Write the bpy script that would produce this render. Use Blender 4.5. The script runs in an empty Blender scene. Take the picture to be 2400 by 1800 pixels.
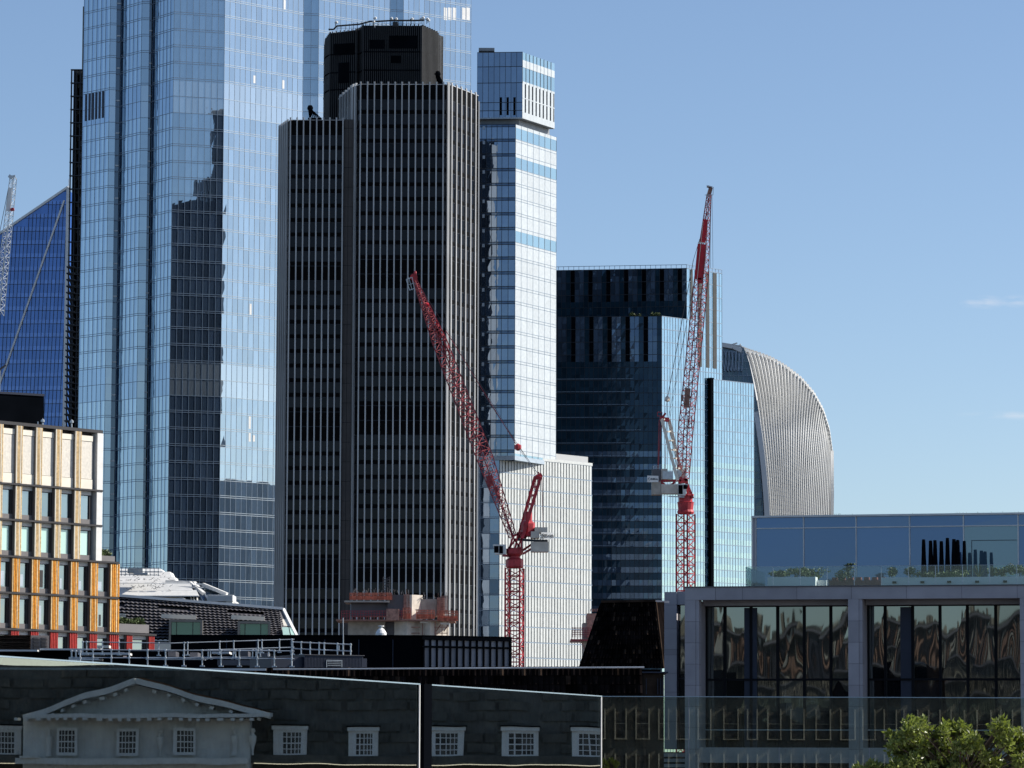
import bpy, math, random
from mathutils import Vector, Matrix
random.seed(7)
S = bpy.context.scene
R_ = math.radians
# ---------------------------------------------------------------- camera
FPX = 9000.0; HC = 35.0
PITCH, ROLL = R_(5.711), R_(0.20)
CR = Matrix.Rotation(math.pi/2 + PITCH, 3, 'X') @ Matrix.Rotation(ROLL, 3, 'Z')
cam = bpy.data.cameras.new('camera'); camo = bpy.data.objects.new('camera', cam)
S.collection.objects.link(camo)
cam.sensor_width = 36; cam.lens = FPX/2400*36; cam.clip_start = 0.5; cam.clip_end = 60000
camo.location = (0, 0, HC); camo.rotation_euler = CR.to_euler()
S.camera = camo
def ray(px, py): return CR @ Vector(((px-1200)/FPX, (900-py)/FPX, -1))
# ---------------------------------------------------------------- light
SUN_AZ, SUN_EL = R_(80), R_(36)
W = bpy.data.worlds.new('World'); S.world = W; W.use_nodes = True
nt = W.node_tree; nt.nodes.clear()
sky = nt.nodes.new('ShaderNodeTexSky'); sky.sky_type = 'NISHITA'; sky.sun_disc = False
sky.sun_elevation = SUN_EL; sky.sun_rotation = SUN_AZ; sky.altitude = 50
sky.air_density = 0.75; sky.dust_density = 0.6; sky.ozone_density = 2.5
bg = nt.nodes.new('ShaderNodeBackground'); bg.inputs[1].default_value = 0.10
out = nt.nodes.new('ShaderNodeOutputWorld')
# thin wisps of cloud low on the right, as part of the sky itself
def WN(k, **kw):
    n = nt.nodes.new(k)
    for a, b in kw.items(): setattr(n, a, b)
    return n
wt = WN('ShaderNodeTexCoord'); ws = WN('ShaderNodeSeparateXYZ'); nt.links.new(wt.outputs['Generated'], ws.inputs[0])
dx = WN('ShaderNodeMath', operation='DIVIDE'); nt.links.new(ws.outputs[0], dx.inputs[0]); nt.links.new(ws.outputs[1], dx.inputs[1])
dz = WN('ShaderNodeMath', operation='DIVIDE'); nt.links.new(ws.outputs[2], dz.inputs[0]); nt.links.new(ws.outputs[1], dz.inputs[1])
cv = WN('ShaderNodeCombineXYZ'); nt.links.new(dx.outputs[0], cv.inputs[0]); nt.links.new(dz.outputs[0], cv.inputs[1])
vm = WN('ShaderNodeMapping'); vm.inputs['Scale'].default_value = (60, 260, 1); nt.links.new(cv.outputs[0], vm.inputs[0])
wn = WN('ShaderNodeTexNoise'); wn.inputs['Scale'].default_value = 2.2; wn.inputs['Detail'].default_value = 6; nt.links.new(vm.outputs[0], wn.inputs['Vector'])
acc = None
for px_, py_, rx_, ry_, s_ in ((2312, 708, 26, 9, .34), (2275, 712, 16, 6, .2), (2385, 706, 22, 9, .28), (2350, 972, 60, 5, .18), (2395, 975, 40, 6, .18)):
    d_ = ray(px_, py_); cx_, cz_ = d_.x/d_.y, d_.z/d_.y
    sb = WN('ShaderNodeVectorMath', operation='SUBTRACT'); sb.inputs[1].default_value = (cx_, cz_, 0); nt.links.new(cv.outputs[0], sb.inputs[0])
    dv = WN('ShaderNodeVectorMath', operation='MULTIPLY'); dv.inputs[1].default_value = (FPX/rx_, FPX/ry_, 0); nt.links.new(sb.outputs[0], dv.inputs[0])
    ln = WN('ShaderNodeVectorMath', operation='LENGTH'); nt.links.new(dv.outputs[0], ln.inputs[0])
    mr_ = WN('ShaderNodeMapRange'); mr_.inputs[1].default_value = 0; mr_.inputs[2].default_value = 2; mr_.inputs[3].default_value = s_; mr_.inputs[4].default_value = 0; nt.links.new(ln.outputs['Value'], mr_.inputs[0])
    if acc is None: acc = mr_.outputs[0]
    else:
        ad = WN('ShaderNodeMath', operation='ADD'); nt.links.new(acc, ad.inputs[0]); nt.links.new(mr_.outputs[0], ad.inputs[1]); acc = ad.outputs[0]
nr = WN('ShaderNodeMapRange'); nr.inputs[1].default_value = .38; nr.inputs[2].default_value = .62; nt.links.new(wn.outputs[0], nr.inputs[0])
mm_ = WN('ShaderNodeMath', operation='MULTIPLY'); nt.links.new(acc, mm_.inputs[0]); nt.links.new(nr.outputs[0], mm_.inputs[1])
fy = WN('ShaderNodeMath', operation='GREATER_THAN'); fy.inputs[1].default_value = 0; nt.links.new(ws.outputs[1], fy.inputs[0])
m3_ = WN('ShaderNodeMath', operation='MULTIPLY', use_clamp=True); nt.links.new(mm_.outputs[0], m3_.inputs[0]); nt.links.new(fy.outputs[0], m3_.inputs[1])
mix = WN('ShaderNodeMix', data_type='RGBA'); nt.links.new(m3_.outputs[0], mix.inputs[0]); nt.links.new(sky.outputs[0], mix.inputs[6]); mix.inputs[7].default_value = (6.6, 6.4, 6.6, 1)
nt.links.new(mix.outputs[2], bg.inputs[0]); nt.links.new(bg.outputs[0], out.inputs[0])
sl = bpy.data.lights.new('sun', 'SUN'); sl.energy = 4.8; sl.angle = R_(0.5); sl.color = (1, .95, .87)
so = bpy.data.objects.new('sun', sl); S.collection.objects.link(so)
sv = Vector((math.sin(SUN_AZ)*math.cos(SUN_EL), math.cos(SUN_AZ)*math.cos(SUN_EL), math.sin(SUN_EL)))
so.rotation_euler = sv.to_track_quat('Z', 'Y').to_euler(); so.location = (0, 0, 400)
S.view_settings.view_transform = 'Standard'; S.view_settings.look = 'None'
S.view_settings.exposure = 0.48; S.view_settings.gamma = 1
S.view_settings.use_curve_mapping = False
S.cycles.max_bounces = 7; S.cycles.transparent_max_bounces = 10
S.cycles.glossy_bounces = 4; S.cycles.diffuse_bounces = 3
S.cycles.caustics_reflective = False; S.cycles.caustics_refractive = False

# ---------------------------------------------------------------- pixel <-> place helpers (photo measured at 2400x1800)
def P(px, py, Y):
    d = ray(px, py); t = Y/d.y
    return Vector((d.x*t, Y, HC + d.z*t))
def XY(px, row, Y):
    p = P(px, row, Y); return Vector((p.x, p.y))
def walk(p0, px, row, ang):
    d = ray(px, row); m = d.x/d.y; c, s = math.cos(R_(ang)), math.sin(R_(ang))
    t = (m*p0.y - p0.x)/(c - m*s)
    return Vector((p0.x + t*c, p0.y + t*s))
class Fr:
    "a wall plane: A is its left end and B its right end seen from outside"
    def __init__(s, A, B):
        s.A = Vector(A[:2]); s.B = Vector(B[:2]); s.L = (s.B-s.A).length
        s.t = (s.B-s.A)/s.L; s.n = Vector((s.t.y, -s.t.x))
    def s(s, px, row):
        d = ray(px, row); m = d.x/d.y
        return (m*s.A.y - s.A.x)/(s.t.x - m*s.t.y)
    def z(s, px, py):
        q = s.A + s.t*s.s(px, py); return P(px, py, q.y).z
    def p(s, u, z, d=0):
        q = s.A + s.t*u + s.n*d; return Vector((q.x, q.y, z))
    def off(s, d): return Fr(s.A+s.n*d, s.B+s.n*d)

# ---------------------------------------------------------------- mesh builder
class MB:
    def __init__(s, xf=None): s.v = []; s.f = []; s.m = []; s.uv = []; s.r = []; s.xf = xf
    def face(s, pts, m=0, uv=None, r=None):
        i = len(s.v)
        if s.xf: pts = [s.xf(Vector(p)) for p in pts][::-1]; uv = uv[::-1] if uv else None
        s.v += [tuple(p) for p in pts]; s.f.append(list(range(i, i+len(pts)))); s.m.append(m)
        s.uv.append(uv or [(p[0]+p[1], p[2]) for p in pts]); s.r.append(random.random() if r is None else r)
    def hexa(s, a, m=0, r=None):   # a: 4 bottom + 4 top, counter-clockwise seen from above
        r = random.random() if r is None else r
        for q in ((3,2,1,0), (4,5,6,7), (0,1,5,4), (1,2,6,5), (2,3,7,6), (3,0,4,7)):
            s.face([a[k] for k in q], m, None, r)
    def fbox(s, F, u0, u1, z0, z1, d0, d1, m=0, r=None):   # d1 outward of d0
        s.hexa([F.p(u0,z0,d1), F.p(u1,z0,d1), F.p(u1,z0,d0), F.p(u0,z0,d0),
                F.p(u0,z1,d1), F.p(u1,z1,d1), F.p(u1,z1,d0), F.p(u0,z1,d0)], m, r)
    def box(s, x0, x1, y0, y1, z0, z1, m=0):
        s.hexa([(x0,y0,z0),(x1,y0,z0),(x1,y1,z0),(x0,y1,z0),(x0,y0,z1),(x1,y0,z1),(x1,y1,z1),(x0,y1,z1)], m)
    def prism(s, pts, z0, z1, m=0, top=None):    # plan polygon, ccw from above
        n = len(pts); b = [Vector((p[0],p[1],z0)) for p in pts]; t = [Vector((p[0],p[1],z1)) for p in pts]
        s.face(b[::-1], m); s.face(t, m if top is None else top)
        for i in range(n):
            j = (i+1) % n; s.face([b[i], b[j], t[j], t[i]], m)
    def beam(s, a, b, w, h=None, m=0):
        a, b = Vector(a), Vector(b); h = h or w; d = b-a
        if d.length < 1e-5: return
        d.normalize(); up = Vector((0,0,1)) if abs(d.z) < .95 else Vector((0,1,0))
        x = d.cross(up).normalized(); y = x.cross(d).normalized()
        c = [(-1,-1),(1,-1),(1,1),(-1,1)]
        s.hexa([a+x*i*w/2+y*j*h/2 for i,j in c] + [b+x*i*w/2+y*j*h/2 for i,j in c], m)
    def tube(s, a, b, r0, r1=None, n=8, m=0, caps=True):
        a, b = Vector(a), Vector(b); r1 = r0 if r1 is None else r1; d = (b-a).normalized()
        up = Vector((0,0,1)) if abs(d.z) < .95 else Vector((0,1,0))
        x = d.cross(up).normalized(); y = x.cross(d).normalized()
        A = [a+(x*math.cos(k*math.tau/n)+y*math.sin(k*math.tau/n))*r0 for k in range(n)]
        B = [b+(x*math.cos(k*math.tau/n)+y*math.sin(k*math.tau/n))*r1 for k in range(n)]
        for k in range(n): s.face([A[k], A[(k+1)%n], B[(k+1)%n], B[k]], m)
        if caps: s.face(A[::-1], m); s.face(B, m)
    def lathe(s, c, prof, n=14, m=0):
        c = Vector(c)
        for (r0,z0),(r1,z1) in zip(prof, prof[1:]):
            for k in range(n):
                a0, a1 = k*math.tau/n, (k+1)*math.tau/n
                q = [c+Vector((r*math.cos(a), r*math.sin(a), z)) for r,z,a in ((r0,z0,a0),(r0,z0,a1),(r1,z1,a1),(r1,z1,a0))]
                s.face(q, m)
    def build(s, name, mats, parent=None, loc=None, smooth=False):
        if not s.v: return None
        o = Vector((0,0,0))
        if loc is not None: o = Vector(loc)
        q = parent
        while q: o = o + q.location; q = q.parent
        me = bpy.data.meshes.new(name)
        me.from_pydata([(v[0]-o.x, v[1]-o.y, v[2]-o.z) for v in s.v], [], s.f)
        me.polygons.foreach_set('material_index', s.m)
        u = me.uv_layers.new(name='UVMap'); u.data.foreach_set('uv', [c for f in s.uv for p in f for c in p])
        u2 = me.uv_layers.new(name='R'); u2.data.foreach_set('uv', [c for f, r in zip(s.f, s.r) for _ in f for c in (r, (r*7.31) % 1)])
        if not isinstance(mats, (list, tuple)): mats = [mats]
        for m in mats: me.materials.append(m)
        if smooth: me.polygons.foreach_set('use_smooth', [True]*len(s.f))
        ob = bpy.data.objects.new(name, me); S.collection.objects.link(ob)
        if parent: ob.parent = parent
        if loc is not None: ob.location = loc
        return ob
def thing(name, label, cat, loc, group=None):
    o = bpy.data.objects.new(name, None); S.collection.objects.link(o); o.location = loc
    o.empty_display_size = .5
    o['label'] = label; o['category'] = cat
    if group: o['group'] = group
    return o
def tag(o, label, cat, group=None, kind=None):
    if label: o['label'] = label
    if cat: o['category'] = cat
    if group: o['group'] = group
    if kind: o['kind'] = kind
    return o
def V3(p, z=0): return Vector((p.x, p.y, z))

# ---------------------------------------------------------------- materials
def N(t, k, **kw):
    n = t.nodes.new(k)
    for a, b in kw.items(): setattr(n, a, b)
    return n
def mat(name, col, rough=.7, metal=0, var=.12, scale=1.0, spec=.4, rvar=0, bump=0, stretch=(1,1,1)):
    m = bpy.data.materials.new(name); m.use_nodes = True; t = m.node_tree; b = t.nodes['Principled BSDF']
    b.inputs['Roughness'].default_value = rough; b.inputs['Metallic'].default_value = metal
    b.inputs['Specular IOR Level'].default_value = spec
    tc = N(t, 'ShaderNodeTexCoord'); mp = N(t, 'ShaderNodeMapping'); mp.inputs['Scale'].default_value = stretch
    no = N(t, 'ShaderNodeTexNoise'); no.inputs['Scale'].default_value = scale; no.inputs['Detail'].default_value = 5
    t.links.new(tc.outputs['Object'], mp.inputs[0]); t.links.new(mp.outputs[0], no.inputs['Vector'])
    mr = N(t, 'ShaderNodeMapRange'); mr.inputs[1].default_value = .3; mr.inputs[2].default_value = .7
    mr.inputs[3].default_value = 1-var; mr.inputs[4].default_value = 1+var
    t.links.new(no.outputs[0], mr.inputs[0])
    hs = N(t, 'ShaderNodeHueSaturation'); hs.inputs['Color'].default_value = (*col, 1)
    src = mr.outputs[0]
    if rvar:
        uv = N(t, 'ShaderNodeUVMap', uv_map='R'); sx = N(t, 'ShaderNodeSeparateXYZ'); t.links.new(uv.outputs[0], sx.inputs[0])
        m2 = N(t, 'ShaderNodeMapRange'); m2.inputs[3].default_value = 1-rvar; m2.inputs[4].default_value = 1+rvar
        t.links.new(sx.outputs[0], m2.inputs[0])
        mu = N(t, 'ShaderNodeMath', operation='MULTIPLY'); t.links.new(src, mu.inputs[0]); t.links.new(m2.outputs[0], mu.inputs[1]); src = mu.outputs[0]
    t.links.new(src, hs.inputs['Value']); t.links.new(hs.outputs[0], b.inputs['Base Color'])
    if bump:
        bp = N(t, 'ShaderNodeBump'); bp.inputs['Strength'].default_value = bump; bp.inputs['Distance'].default_value = .05
        t.links.new(no.outputs[0], bp.inputs['Height']); t.links.new(bp.outputs[0], b.inputs['Normal'])
    return m
def glass(name, base, f0, tint=(1,1,1), rough=.015, rvar=.35, wav=0, wscale=.5, stretch=(1,1,1), rv2=.08, fmax=1.0):
    "coated facade glass: a dark interior tone under a mirror layer that grows towards grazing"
    m = bpy.data.materials.new(name); m.use_nodes = True; t = m.node_tree; t.nodes.clear()
    o = N(t, 'ShaderNodeOutputMaterial'); mx = N(t, 'ShaderNodeMixShader')
    df = N(t, 'ShaderNodeBsdfDiffuse'); gl = N(t, 'ShaderNodeBsdfGlossy'); gl.inputs['Roughness'].default_value = rough
    gl.inputs['Color'].default_value = (*tint, 1)
    lw = N(t, 'ShaderNodeLayerWeight'); lw.inputs[0].default_value = .5
    pw = N(t, 'ShaderNodeMath', operation='POWER'); pw.inputs[1].default_value = 5
    t.links.new(lw.outputs['Facing'], pw.inputs[0])
    uv = N(t, 'ShaderNodeUVMap', uv_map='R'); sx = N(t, 'ShaderNodeSeparateXYZ'); t.links.new(uv.outputs[0], sx.inputs[0])
    mr = N(t, 'ShaderNodeMapRange'); mr.inputs[3].default_value = f0*(1-rv2); mr.inputs[4].default_value = f0*(1+rv2)
    t.links.new(sx.outputs[1], mr.inputs[0])
    m2 = N(t, 'ShaderNodeMapRange'); t.links.new(pw.outputs[0], m2.inputs[0]); t.links.new(mr.outputs[0], m2.inputs[3]); m2.inputs[4].default_value = fmax
    hs = N(t, 'ShaderNodeHueSaturation'); hs.inputs['Color'].default_value = (*base, 1)
    m3 = N(t, 'ShaderNodeMapRange'); m3.inputs[3].default_value = 1-rvar; m3.inputs[4].default_value = 1+rvar
    t.links.new(sx.outputs[0], m3.inputs[0]); t.links.new(m3.outputs[0], hs.inputs['Value']); t.links.new(hs.outputs[0], df.inputs[0])
    t.links.new(m2.outputs[0], mx.inputs[0]); t.links.new(df.outputs[0], mx.inputs[1]); t.links.new(gl.outputs[0], mx.inputs[2])
    if wav:
        tc = N(t, 'ShaderNodeTexCoord'); mp = N(t, 'ShaderNodeMapping'); mp.inputs['Scale'].default_value = stretch
        no = N(t, 'ShaderNodeTexNoise'); no.inputs['Scale'].default_value = wscale; no.inputs['Detail'].default_value = 1
        add = N(t, 'ShaderNodeVectorMath', operation='SCALE'); 
        t.links.new(tc.outputs['Object'], mp.inputs[0])
        cmb = N(t, 'ShaderNodeVectorMath', operation='MULTIPLY_ADD'); cmb.inputs[1].default_value = (40, 17, 29)
        t.links.new(uv.outputs[0], cmb.inputs[0]); t.links.new(mp.outputs[0], cmb.inputs[2])
        t.links.new(cmb.outputs[0], no.inputs['Vector'])
        bp = N(t, 'ShaderNodeBump'); bp.inputs['Strength'].default_value = 1; bp.inputs['Distance'].default_value = wav
        t.links.new(no.outputs[0], bp.inputs['Height']); t.links.new(bp.outputs[0], gl.inputs['Normal'])
    t.links.new(mx.outputs[0], o.inputs[0])
    return m
def clear(name, tint, f0=.05):
    m = bpy.data.materials.new(name); m.use_nodes = True; t = m.node_tree; t.nodes.clear()
    o = N(t, 'ShaderNodeOutputMaterial'); mx = N(t, 'ShaderNodeMixShader'); tr = N(t, 'ShaderNodeBsdfTransparent')
    tr.inputs[0].default_value = (*tint, 1); gl = N(t, 'ShaderNodeBsdfGlossy'); gl.inputs['Roughness'].default_value = 0.0
    gl.inputs[0].default_value = (1, 1, .95, 1)
    lw = N(t, 'ShaderNodeLayerWeight'); pw = N(t, 'ShaderNodeMath', operation='POWER'); pw.inputs[1].default_value = 2.7
    m2 = N(t, 'ShaderNodeMapRange'); m2.inputs[3].default_value = f0
    t.links.new(lw.outputs['Facing'], pw.inputs[0]); t.links.new(pw.outputs[0], m2.inputs[0]); t.links.new(m2.outputs[0], mx.inputs[0])
    t.links.new(tr.outputs[0], mx.inputs[1]); t.links.new(gl.outputs[0], mx.inputs[2]); t.links.new(mx.outputs[0], o.inputs[0])
    return m, t, gl
M = dict(
 tglass = glass('tower_glass', (.07,.11,.17), .46, (.80,.93,1.0), wav=.010, wscale=.35),
 tglassd = glass('tower_glass_blind', (.035,.07,.13), .42, (.70,.85,1.0), wav=.010, wscale=.35),
 tplant = glass('tower_glass_plant', (.22,.27,.32), .45, (.85,.95,1.0), rvar=.15, wav=.008, wscale=.35),
 pale = mat('pale_metal_trim', (.42,.49,.55), .45, .2),
 mull = mat('grey_blue_mullion', (.24,.31,.39), .5, .3),
 dmull = mat('dark_mullion', (.03,.035,.045), .5, .2),
 recess = glass('recess_glass', (.012,.025,.035), .16, (.7,.85,1)),
 t42fin = mat('steel_fin', (.47,.47,.465), .5, .1, .22, .25, stretch=(1,1,.3)),
 t42dark = mat('dark_bronze_band', (.004,.0042,.005), .6, 0, .3, 1, spec=.05),
 t42glass = glass('bronze_window', (.012,.0118,.0125), .016, (.85,.88,.95), rvar=.85, wav=.01, fmax=.5),
 t42conc = mat('brown_granite_cladding', (.085,.075,.07), .7, 0, .15, .4),
 black = mat('black_cladding', (.004,.005,.007), .8, 0, .3, .3, spec=0),
 blackrib = mat('black_rib', (.020,.021,.023), .55, 0, .25, .5),
 bblue = glass('deep_blue_glass', (.05,.13,.33), .28, (.36,.52,1.0), rvar=.35, wav=.006),
 bblued = glass('deep_blue_spandrel', (.02,.07,.22), .25, (.32,.50,1.0), rvar=.25),
 core = mat('grey_green_core', (.13,.13,.11), .6, .1, .3, .3),
 steel = mat('galvanised_steel', (.50,.53,.55), .4, .6, .15, 2),
 white = mat('white_paint', (.78,.78,.76), .5, 0, .06, 1),
 offwhite = mat('off_white_panel', (.70,.69,.66), .55, 0, .08, 2),
 cream = mat('cream_stone', (.74,.69,.59), .75, 0, .06, 1.5),
 speck = mat('speckled_stone', (.66,.62,.55), .85, 0, .10, 5, bump=.2),
 tan = mat('tan_terracotta', (.62,.46,.25), .55, 0, .25, 5, rvar=.12),
 ochre = mat('ochre_terracotta', (.60,.26,.025), .42, 0, .28, 6, rvar=.12),
 redt = mat('red_terracotta', (.36,.025,.02), .4, 0, .25, 6, rvar=.12),
 sill = mat('grey_sill_panel', (.16,.15,.15), .6, .1, .08),
 fdark = mat('dark_frame', (.035,.033,.035), .5, .2),
 owin = glass('office_window', (.04,.06,.07), .30, (.75,.92,1), rvar=.6, wav=.01, wscale=.8),
 omint = glass('mint_blind_window', (.46,.66,.58), .15, (.8,1,1), rvar=.06),
 g99 = glass('grey_tower_glass', (.03,.05,.08), .30, (.62,.78,1), rvar=.5, wav=.012),
 g99r = glass('pale_band_glass', (.14,.24,.28), .42, (.8,.95,1), rvar=.15, wav=.008),
 p99b = mat('pale_granite_fin', (.60,.62,.60), .5, 0, .08, 1.2, rvar=.08),
 p99 = mat('white_granite_panel', (.50,.54,.56), .42, .0, .09, 1.6, rvar=.05, spec=.6),
 shade99 = mat('grey_soffit', (.25,.27,.29), .5, .2),
 dglass = glass('dark_reflection_glass', (.014,.034,.052), .035, (.45,.68,1), rvar=.3, wav=.012, wscale=.3, stretch=(1,1,.35), rv2=.1, fmax=.6),  # reflection of dark towers put into the colour; same glazing as the sky side
 dglass2 = glass('slate_glass', (.05,.075,.11), .13, (.5,.7,1), rvar=.4, wav=.015, fmax=.6),
 lglass = glass('sky_mirror_glass', (.04,.11,.17), .50, (.66,.88,1.0), rvar=.3, wav=.008, wscale=.25),
 lglass2 = glass('aqua_spandrel_glass', (.16,.28,.32), .42, (.75,.98,1.0), rvar=.12, wav=.006),
 brownstrip = mat('grey_louvre_strip', (.045,.048,.048), .7, 0, .2, 1),
 wtf = mat('pale_aluminium_fin', (.66,.66,.645), .5, .0, .05, .1),
 wtp = mat('louvre_panel', (.50,.505,.50), .4, .0, .05, .1, rvar=.08),
 wtdark = glass('side_glass', (.015,.022,.03), .10, (.6,.8,1), rvar=.8, wav=.02, fmax=.5),
 red = mat('crane_red_paint', (.40,.035,.045), .5, .1, .4, 1.2),
 redflag = mat('red_sheeting', (.50,.02,.035), .6, 0, .12, 1),
 redd = mat('faded_red_paint', (.30,.05,.06), .5, .1, .2, 2),
 concr = mat('concrete', (.40,.37,.32), .85, 0, .2, 1.2),
 concrs = mat('pale_lit_concrete', (.62,.56,.48), .85, 0, .18, 1),  # lighter copy of the concrete; carries the sunlight on the lit core walls
 orange = mat('orange_mesh', (.58,.17,.10), .7, 0, .35, 3, rvar=.3),
 rust = mat('rusty_formwork', (.32,.17,.13), .8, 0, .4, 3, rvar=.3),
 cable = mat('steel_cable', (.10,.09,.09), .5, .5),
 slate = mat('black_slate', (.007,.0055,.0055), .9, 0, .5, 3, spec=0, rvar=.5),
 slateb = mat('brown_tile', (.035,.024,.018), .9, 0, .5, 3, spec=0, rvar=.6),
 gstone = mat('grey_stone_frame', (.36,.34,.36), .75, 0, .12, 1.2, rvar=.10, bump=.1),
 joint = mat('stone_joint', (.10,.095,.10), .9),
 rwin = glass('wavy_window', (.008,.010,.012), .22, (.80,.88,.84), rvar=.8, wav=.017, wscale=.9, stretch=(1,1,.25), rv2=.2),
 blueg = glass('blue_rooftop_glass', (.03,.06,.135), .17, (.38,.58,.95), rvar=.1, wav=.004, rv2=.05),
 bluegl = glass('pale_door_glass', (.06,.11,.15), .17, (.55,.75,.9), rvar=.1),
 pinkst = mat('pink_stone', (.55,.34,.25), .8, 0, .15, 1),
 brick = mat('dark_brick', (.13,.12,.10), .9, 0, .25, 1.5),
 gpaint = mat('pale_painted_stone', (.78,.77,.73), .7, 0, .08, 2),
 paving = mat('paving', (.20,.19,.18), .85, 0, .2, .5),
 navy = mat('navy_cladding', (.028,.034,.055), .5, .2, .15, 1),
 grey2 = mat('lit_grey_panel', (.30,.285,.30), .5, .1, .1, .8, rvar=.3),  # lighter copy of the grey panel; its sunlit look is put into the colour
 greyp = mat('grey_panel', (.12,.115,.125), .5, .2, .12, .8, rvar=.25),
 leafd = mat('shrub_leaf', (.07,.10,.03), .6, 0, .3, 3, rvar=.5),
 soil = mat('bark', (.10,.07,.05), .9),
 ground = mat('street_ground', (.09,.09,.09), .9, 0, .2, .05),
)
# ================================================================ ground
g = MB(); g.face([(-3000,-3000,0),(3000,-3000,0),(3000,3000,0),(-3000,3000,0)])
tag(g.build('ground', M['ground'], loc=(0,0,0)), 'grey city ground far below the rooftops', 'ground', kind='structure')

def jit(a): return random.uniform(-a, a)
def panes(mb, F, ss, zs, pick, j=.006, d=0.0):
    for i in range(len(ss)-1):
        for k in range(len(zs)-1):
            m = pick(i, k)
            if m is None: continue
            q = [F.p(ss[i],zs[k],d+jit(j)), F.p(ss[i+1],zs[k],d+jit(j)), F.p(ss[i+1],zs[k+1],d+jit(j)), F.p(ss[i],zs[k+1],d+jit(j))]
            mb.face(q, m, [(ss[i],zs[k]),(ss[i+1],zs[k]),(ss[i+1],zs[k+1]),(ss[i],zs[k+1])])
def frange(a, b, n): return [a+(b-a)*i/n for i in range(n+1)]

# ================================================================ tall faceted glass tower (left)
def glass_tower():
    c6 = XY(524, 300, 825.0)
    c5 = walk(c6, 405, 300, 180+18); 
    T = thing('glass_skyscraper', 'tallest tower, faceted pale blue glass with folded front, top out of the picture', 'skyscraper', V3(c5))
    # leftwards from c5
    a3 = walk(c5, 355.5, 300, 180-54); r3 = walk(a3, 347, 300, 180+15)
    r3 = a3 + (r3-a3)*1.0
    a2b = walk(r3, 329, 300, 180+0); a2 = walk(a2b, 281, 300, 180-51); r2 = walk(a2, 270, 300, 180+10)
    a1b = walk(r2, 255, 300, 180+12); a1 = walk(a1b, 193, 300, 180-45)
    c7 = walk(c6, 709, 300, 44); c8 = walk(c7, 745, 300, 14); c9 = walk(c8, 912, 300, 40); c10 = walk(c9, 944, 300, 14); c11 = walk(c10, 1103, 300, 39)
    z0 = P(400, 1500, 825).z; z1 = 214.0
    pitch = P(524, 208, c6.y).z - P(524, 246.5, c6.y).z
    zt = P(524, 39.5, c6.y).z
    fl = []
    z = zt + pitch*8
    while z > z0: fl.append(z); z -= pitch
    fl = fl[::-1]; fl = [z for z in fl if z < z1]
    zp = [(P(524,262,c6.y).z, P(524,190,c6.y).z), (P(524,938,c6.y).z, P(524,852,c6.y).z)]
    isp = lambda z: any(a-.3 < z+pitch/2 < b+.3 for a, b in zp)
    def face(A, B, mod, left=False, both=True, dark=False, lines='pale'):
        F = Fr(A, B); n = max(1, round(F.L/mod)); ss = frange(0, F.L, n)
        mb = MB()
        if left:
            s2 = []
            for i in range(n):
                s2 += [ss[i], ss[i]+(ss[i+1]-ss[i])*.42]
            s2.append(ss[-1])
            panes(mb, F, s2, fl, lambda i, k: (2 if isp(fl[k]) else (1 if i % 2 == 0 else 0)))
        else:
            panes(mb, F, ss, fl, lambda i, k: 2 if isp(fl[k]) else 0)
        gz = mb.build('curtain_wall', [M['tglass'], M['tglassd'], M['tplant'] if not left else M['tglassd']], T)
        f = MB()
        for s in ss: f.fbox(F, max(0,s-.04), min(F.L,s+.04), fl[0], fl[-1], -.05, .05, 0)
        for z in fl:
            pl = isp(z) 
            f.fbox(F, 0, F.L, z-.05, z+.05, -.03, .06, 1 if lines == 'pale' and not left else 0)
            if not pl: f.fbox(F, 0, F.L, z+.36, z+.46, -.03, .05, 1 if lines == 'pale' and not left else 0)
        f.build('mullion_grid', [M['mull'], M['pale']], gz)
        return F
    face(a1, a1b, 1.5, True); face(a1b, r2, 1.5, False, lines='d'); face(a2, a2b, 1.5, True); face(a2b, r3, 1.6, False, lines='d')
    face(a3, c5, 1.45, True); face(c5, c6, 1.47, False, lines='d'); F5 = face(c6, c7, 1.5); face(c7, c8, 1.5, False, lines='d')
    face(c8, c9, 1.5); face(c9, c10, 1.5, lines='d'); F8 = face(c10, c11, 1.5)
    for A, B in ((r2, a2), (r3, a3)):     # dark vertical recesses
        F = Fr(A, B).off(-.8); mb = MB(); panes(mb, F, [0, F.L], fl, lambda i, k: 0); gz = mb.build('recess_strip', M['recess'], T)
        f = MB()
        for z in fl: f.fbox(F, 0, F.L, z-.1, z+.15, -.1, .15)
        for z in fl[::2]: f.fbox(F, .1, F.L-.1, z+1.2, z+1.5, -.1, .2, 1)
        f.build('recess_bracket', [M['mull'], M['steel']], gz)
    # louvres low on the leftmost face
    F = Fr(a1, a1b); mb = MB()
    for i in range(6):
        s = F.s(200+i*7.9, 250); mb.fbox(F, s, s+.55, F.z(220, 280), F.z(220, 218), 0, .12)
    mb.build('louvre_slot', M['navy'], T)
    # raised blinds, drawn as white panels
    mb = MB()
    for px, y0, y1 in ((596,195,177),(664,208,188),(667,22,0),(587,738,712),(585,1005,975),(585,1035,1015),(595,1035,1020)):
        s = F5.s(px, y0); mb.fbox(F5, s-.28, s+.28, F5.z(px, y0), F5.z(px, y1), .01, .03)
    for px in (1044,1054,1065,1087,1097):
        s = F8.s(px, 40); mb.fbox(F8, s-.5, s+.5, F8.z(px, 47), F8.z(px, 18), .01, .03)
    mb.build('raised_blind', M['white'], T)
    back = [Vector((p.x, p.y)) for p in (a1, a1b, r2, a2, a2b, r3, a3, c5, c6, c7, c8, c9, c10, c11)]
    k = MB(); pts = [p + Vector((0, 1.2)) for p in back] + [Vector((c11.x-2, c11.y+14)), Vector((a1.x+2, c11.y+14))]
    k.prism(pts, 0, z1-1, 0); k.build('tower_core', M['black'], T)
    return a1
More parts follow.
